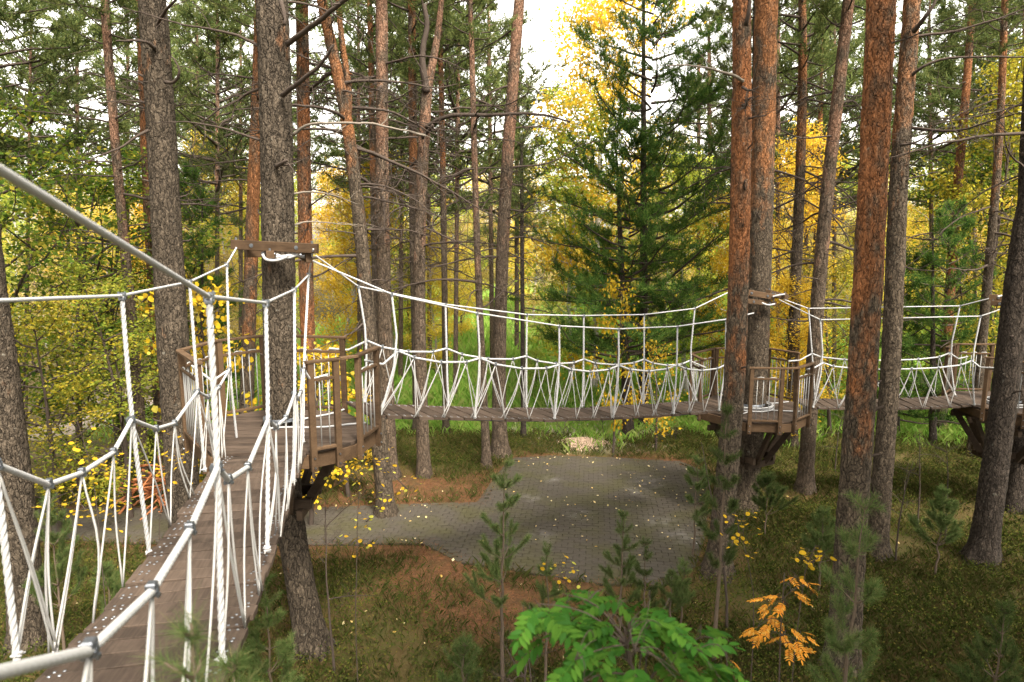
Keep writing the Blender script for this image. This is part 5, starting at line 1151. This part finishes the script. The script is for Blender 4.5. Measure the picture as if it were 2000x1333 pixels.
# aspen shoots with single round yellow leaves
def rl_mesh(mat, s_=.06):
    a = np.linspace(0, 2 * np.pi, 10)[:-1]; V = [[s_ * .5, 0, .004]] + [[s_ * .5 + math.cos(q) * s_ * .5, math.sin(q) * s_ * .46, -.003 * math.cos(2 * q)] for q in a] + [[-s_ * .5, 0, .012]]
    mb = MB().add(V, [np.array([[0, 1 + k, 1 + (k + 1) % 9] for k in range(9)])]); tube(mb, [(0, 0, 0), (-s_ * .5, 0, .012)], .001, 4, False); return mb.mesh('leaf', mat)
RL = [rl_mesh(M['lf_aspen']), rl_mesh(M['lf_lime'])]
def shoots(label, lines, n, scale, Y, mats=(0,), spread=26):
    P0 = at(*lines[0][-1], Y); g = float(gz(P0[:2])); base = np.array([P0[0], P0[1], g]); root = thing('aspen_sapling', label, 'young tree', tuple(base)); mb = MB()
    for ln_ in lines:
        p = np.array([at(x, y, Y) for x, y in ln_]); p = np.concatenate([p, [base]]) if ln_ is lines[0] else p
        p = smooth_path(p, .05, 1); tube(mb, p - base, np.linspace(.003, .008, len(p)), 5)
        for k in range(n):
            x, y = np.array(ln_[0]) + (np.array(ln_[-2 if ln_ is lines[0] and len(ln_) > 2 else -1]) - ln_[0]) * random.random(); q = at(x + random.gauss(0, spread), y + random.gauss(0, spread * .6), Y + random.gauss(0, .12))
            link('leaf', RL[random.choice(mats)], root, tuple(q - base), (random.uniform(-.5, .5), random.uniform(-.1, .7), random.uniform(0, 6.28)), (scale * random.uniform(.7, 1.25),) * 3)
            i0 = np.argmin(np.linalg.norm(p - q, axis=1)); tube(mb, [p[i0] - base, (p[i0] + q) / 2 - base + [0, 0, .02], q - base], .0016, 4, False)
    link('trunk', mb.mesh('trunk', M['twig'], True), root); return root
shoots('aspen sapling with yellow-green round leaves right beside the nearest platform fascia', [[(718, 880), (700, 960), (697, 1080), (694, 1210)], [(742, 905), (775, 935), (795, 955)], [(722, 905), (690, 925), (660, 945)], [(748, 960), (735, 1000), (715, 1020)]], 17, .85, 8.3, (0, 0, 1), 20)
shoots('thin aspen shoot with small yellow leaves above the orange rowan', [[(1592, 1068), (1580, 1095), (1570, 1125), (1545, 1330)], [(1600, 1088), (1585, 1100)]], 11, .7, 4.6, (0,), 14)
shoots('aspen shoot with scattered yellow leaves right of the straight orange pine foot', [[(1455, 1000), (1450, 1050), (1462, 1100), (1475, 1180)], [(1440, 1010), (1445, 1060)]], 14, .9, 7.6, (0,), 22)
shoots('low aspen shoot with pale yellow leaves at the near rim of the paving', [[(1095, 1105), (1105, 1130), (1108, 1200)]], 20, .9, 7.8, (0, 1), 18)
shoots('aspen shoot with yellow leaves in front of the paved path, below the nearest bridge', [[(150, 820), (175, 900), (190, 990), (200, 1120)], [(215, 880), (190, 930)], [(140, 960), (170, 1000)], [(235, 960), (205, 1010)]], 26, .95, 8.0, (0,), 30)
shoots('aspen shoot with yellow leaves seen through the lacing left of the first hanger', [[(318, 820), (322, 880), (315, 960), (310, 1060)], [(345, 880), (330, 930)]], 18, .9, 8.4, (0,), 20)
# rowan berries
P = at(1112, 1130, 7.7); mb = MB()
for k in range(16): 
    c = P + RNG.normal(0, .045, 3); a = np.linspace(-1, 1, 5); tube(mb, np.stack([np.zeros(5), np.zeros(5), a * .014], 1) + c, np.sqrt(np.clip(1 - a * a, .02, 1)) * .014, 7)
# bare thin stems of the thicket
for k, (px, py, Y, lb) in enumerate(((1440, 870, 9.5, 'thin leafless sapling stem beside the foot of the straight orange pine'), (1020, 1180, 7.4, 'one of two bare stems in the bottom centre, left of the green rowan'), (1040, 1190, 7.6, 'bare sapling stem just left of the green rowan leaves'), (640, 1000, 8.6, 'dark leafless shrub stem under the nearest platform'),
        (1770, 880, 12, 'thin bare stem in the dark thicket right of the grey-brown pine'), (1810, 850, 13.5, 'bare dark sapling in the thicket under the far right bridge'), (1865, 860, 13, 'bare thin stem left of the dark leaning trunk'), (1100, 820, 20, 'thin dark sapling behind the paved clearing, left of the gravel mound'), (1180, 800, 20.5, 'thin dark sapling behind the paved clearing, right of the gravel mound'), (1320, 830, 19.5, 'thin dark sapling under the right end of the long bridge'),
        (1640, 790, 17, 'bare sapling under the far right bridge, left of the broad flaky pine'), (1665, 820, 16.5, 'second bare sapling under the far right bridge, nearer the broad flaky pine'))):
    T_ = at(px, py, Y); g = float(gz(T_[:2])); root = thing('bare_sapling', lb, 'young tree', (T_[0], T_[1], g)); H = T_[2] - g; lp = limb((0, 0, -.1), (0, 0, 1), H + .1, 0, .04, 10); mb2 = MB(); tube(mb2, lp, np.linspace(.012 + .004 * H, .004, 11), 6)
    link('trunk', mb2.mesh('trunk', M['twig'], True), root)
    for q in range(6):
        j = random.randrange(4, 10); link('dead_branch', random.choice(DEAD), root, tuple(lp[j]), (random.uniform(-.5, .5), random.uniform(-.9, -.2), random.uniform(0, 6.28)), (random.uniform(.2, .42),) * 3)

# gravel mound by the stream bed and the heap of rusty boards on the left
mb = MB(); c0 = atz(1138, 876, -.15); nr, na = 7, 22; V = []
for i_ in range(nr):
    for j in range(na):
        q = i_ / (nr - 1); a = j * 2 * np.pi / na; rr = q * (1 + .15 * math.sin(3 * a) + .1 * math.sin(5 * a + 1)); V.append([rr * 1.25 * math.cos(a), rr * .9 * math.sin(a), .42 * (1 - q ** 1.5) - .1 + random.uniform(-.03, .03)])
f = [[i_ * na + j, (i_ + 1) * na + j, (i_ + 1) * na + (j + 1) % na, i_ * na + (j + 1) % na] for i_ in range(nr - 1) for j in range(na)]
M['gravel'] = simple('pale_gravel', (.42, .30, .22), .95, nscale=14, nstr=1, var=.5)
o = link('gravel_mound', mb.add(V, np.array(f)).mesh('gravel_mound', M['gravel'], True), None, tuple(c0)); tag(o, 'low pale mound of sand and gravel just beyond the paved clearing', 'gravel mound')
hp = at(286, 775, 14.5); g = float(gz(hp[:2])); root = thing('brush_heap', 'heap of rusty orange dead branches behind the thin pale orange pine', 'brush heap', (hp[0], hp[1], g))
M['rust'] = simple('dry_orange_branch', (.40, .15, .06), .9, nscale=20, var=.4)
for k in range(34):
    a = random.uniform(0, 6.28); r_ = random.uniform(.1, .55); z = random.uniform(.1, 1.5) * (1 - r_ * .9); d = np.array([math.cos(a), math.sin(a), random.uniform(-.9, .7)]); c = np.array([math.cos(a * 2.3) * r_, math.sin(a * 2.3) * r_, z])
    mb = MB(); L = random.uniform(.5, 1.2); tube(mb, limb(c - d * L / 2, d, L, 0, .08, 4), np.linspace(.03, .012, 5), 6); link('stick', mb.mesh('stick', M['rust'], True), root)

# ---- ground cover (uncountable)
def scatter(n, x0, x1, y0, y1, dens):
    P = np.c_[RNG.uniform(x0, x1, n), RNG.uniform(y0, y1, n)]; return P[RNG.random(n) < dens(P)]
inpave = lambda P: inside(P, PAVE)
vis_ = lambda P: (np.abs(P[:, 0]) < P[:, 1] * .85 + 1)
def blades(mb, P, h, wd, lean=.5, z0=0, bent=True):
    n = len(P); a = RNG.uniform(0, 6.28, n); l = h * RNG.uniform(.5, 1.3, n); dx = np.c_[np.cos(a), np.sin(a)]; b = np.c_[P, gz(P) - .01 + z0]; s = np.c_[-dx[:, 1], dx[:, 0], np.zeros(n)] * (wd / 2)
    ln_ = RNG.uniform(.1, lean, n)[:, None] * l[:, None]; md = b + np.c_[dx * ln_ * .35, l * .6]; tp = b + np.c_[dx * ln_, l * .95]
    V = np.stack([b - s, b + s, md + s * .8, tp, md - s * .8], 1).reshape(-1, 3); mb.add(V, np.arange(5 * n).reshape(-1, 5))
def clump_pts(n, k, sd_, *a):
    c = scatter(n, *a); return np.repeat(c, k, 0) + RNG.normal(0, sd_, (len(c) * k, 2))
# moss and bilberry leaves
den = lambda P: np.where(inpave(P), 0, 1) * vis_(P) * np.clip(1.05 - litter_mask(P) * .9, .10, 1) * np.clip(vnoise(P, .9, 12) * 1.6 + .0, 0, 1) * (1 - meadow_mask(P))
mb = MB(); P = clump_pts(30000, 13, .11, -11, 17, 6, 21, den); P = P[~inpave(P)]
C = np.c_[P, gz(P) + RNG.uniform(.0, .2, len(P)) * (1.2 - litter_mask(P))]; leaves(mb, C, .036, 0, flat=.6)
tag(link('bilberry_undergrowth', mb.mesh('bilberry_undergrowth', M['lf_under'])), 'low leafy undergrowth covering the forest floor', None, None, 'stuff')
den = lambda P: np.where(inpave(P), 0, 1) * vis_(P) * np.clip(1.0 - litter_mask(P) * .6, .26, 1) * np.clip(vnoise(P, 1.3, 22) * 1.9 - .15, 0, 1) * (1 - meadow_mask(P))
mb = MB(); P = clump_pts(42000, 9, .10, -11, 17, 6, 21, den); P = P[~inpave(P)]; blades(mb, P, .15, .0042, 1.1)
tag(link('forest_grass', mb.mesh('forest_grass', M['grass'])), 'thin brownish grass between the trees', None, None, 'stuff')
mb = MB(); P = scatter(60000, -16, 24, 18.5, 24, lambda P: meadow_mask(P) * vis_(P) * .6); blades(mb, P, .3, .016, .9)
P = scatter(70000, -18, 26, 23, 36, lambda P: meadow_mask(P) * vis_(P) * .55); blades(mb, P, .55, .026, .9)
P = scatter(80000, -30, 44, 34, 68, lambda P: meadow_mask(P) * vis_(P) * .5); blades(mb, P, .8, .05, .7)
tag(link('meadow_grass', mb.mesh('meadow_grass', M['meadow'])), 'tall bright green grass of the meadow behind the bridges', None, None, 'stuff')
mb = MB(); den = lambda P: np.clip(litter_mask(P) * 1.2 - .1, 0, 1) * np.where(inpave(P), np.clip(.30 - dist_poly(P, PAVE), 0, .3) * 1.6, 1) * vis_(P); P = scatter(110000, -9, 8, 7, 19.5, den)
a = RNG.uniform(0, 6.28, len(P)); C = np.c_[P, np.where(inpave(P), .048, gz(P) + .012)]; d = np.c_[np.cos(a), np.sin(a), RNG.uniform(-.15, .3, len(P))] * RNG.uniform(.04, .11, (len(P), 1)); s = np.c_[-np.sin(a), np.cos(a), np.zeros(len(P))] * .004
mb.add(np.stack([C - d / 2 - s, C - d / 2 + s, C + d / 2 + [0, 0, .01]], 1).reshape(-1, 3), np.arange(3 * len(P)).reshape(-1, 3))
tag(link('needle_litter', mb.mesh('needle_litter', M['needle_litter'])), 'orange-brown pine needle litter along the paving', None, None, 'stuff')
mb = MB(); P = scatter(2600, -9, 8, 9, 19, lambda P: np.where(inpave(P), .25 + .4 * (P[:, 1] > 14.5), .16) * np.clip(vnoise(P, 1.2, 55) * 2.2 - .3, .1, 1.3) * vis_(P)); C = np.c_[P, np.where(inpave(P), .052, gz(P) + .05)]; leaves(mb, C, .06, 0, .8, 3)
tag(link('fallen_leaves', mb.mesh('fallen_leaves', M['litter_leaf'])), 'pale fallen leaves scattered over the paving and litter', None, None, 'stuff')
mb = MB(); den = lambda P: inpave(P) * np.clip(vnoise(P, .8, 31) * 1.8 - .75 + np.clip(.5 - dist_poly(P, PAVE), 0, .5) * 1.2, 0, 1); P = scatter(26000, -12, 6, 10.5, 18.6, den); blades(mb, P, .045, .008, 1.2, .02)
tag(link('joint_grass', mb.mesh('joint_grass', M['grass'])), 'grass and moss tufts growing out of the paving joints', None, None, 'stuff')
print('objects', len(bpy.data.objects), 'tris', sum(len(m_.polygons) for m_ in bpy.data.meshes))
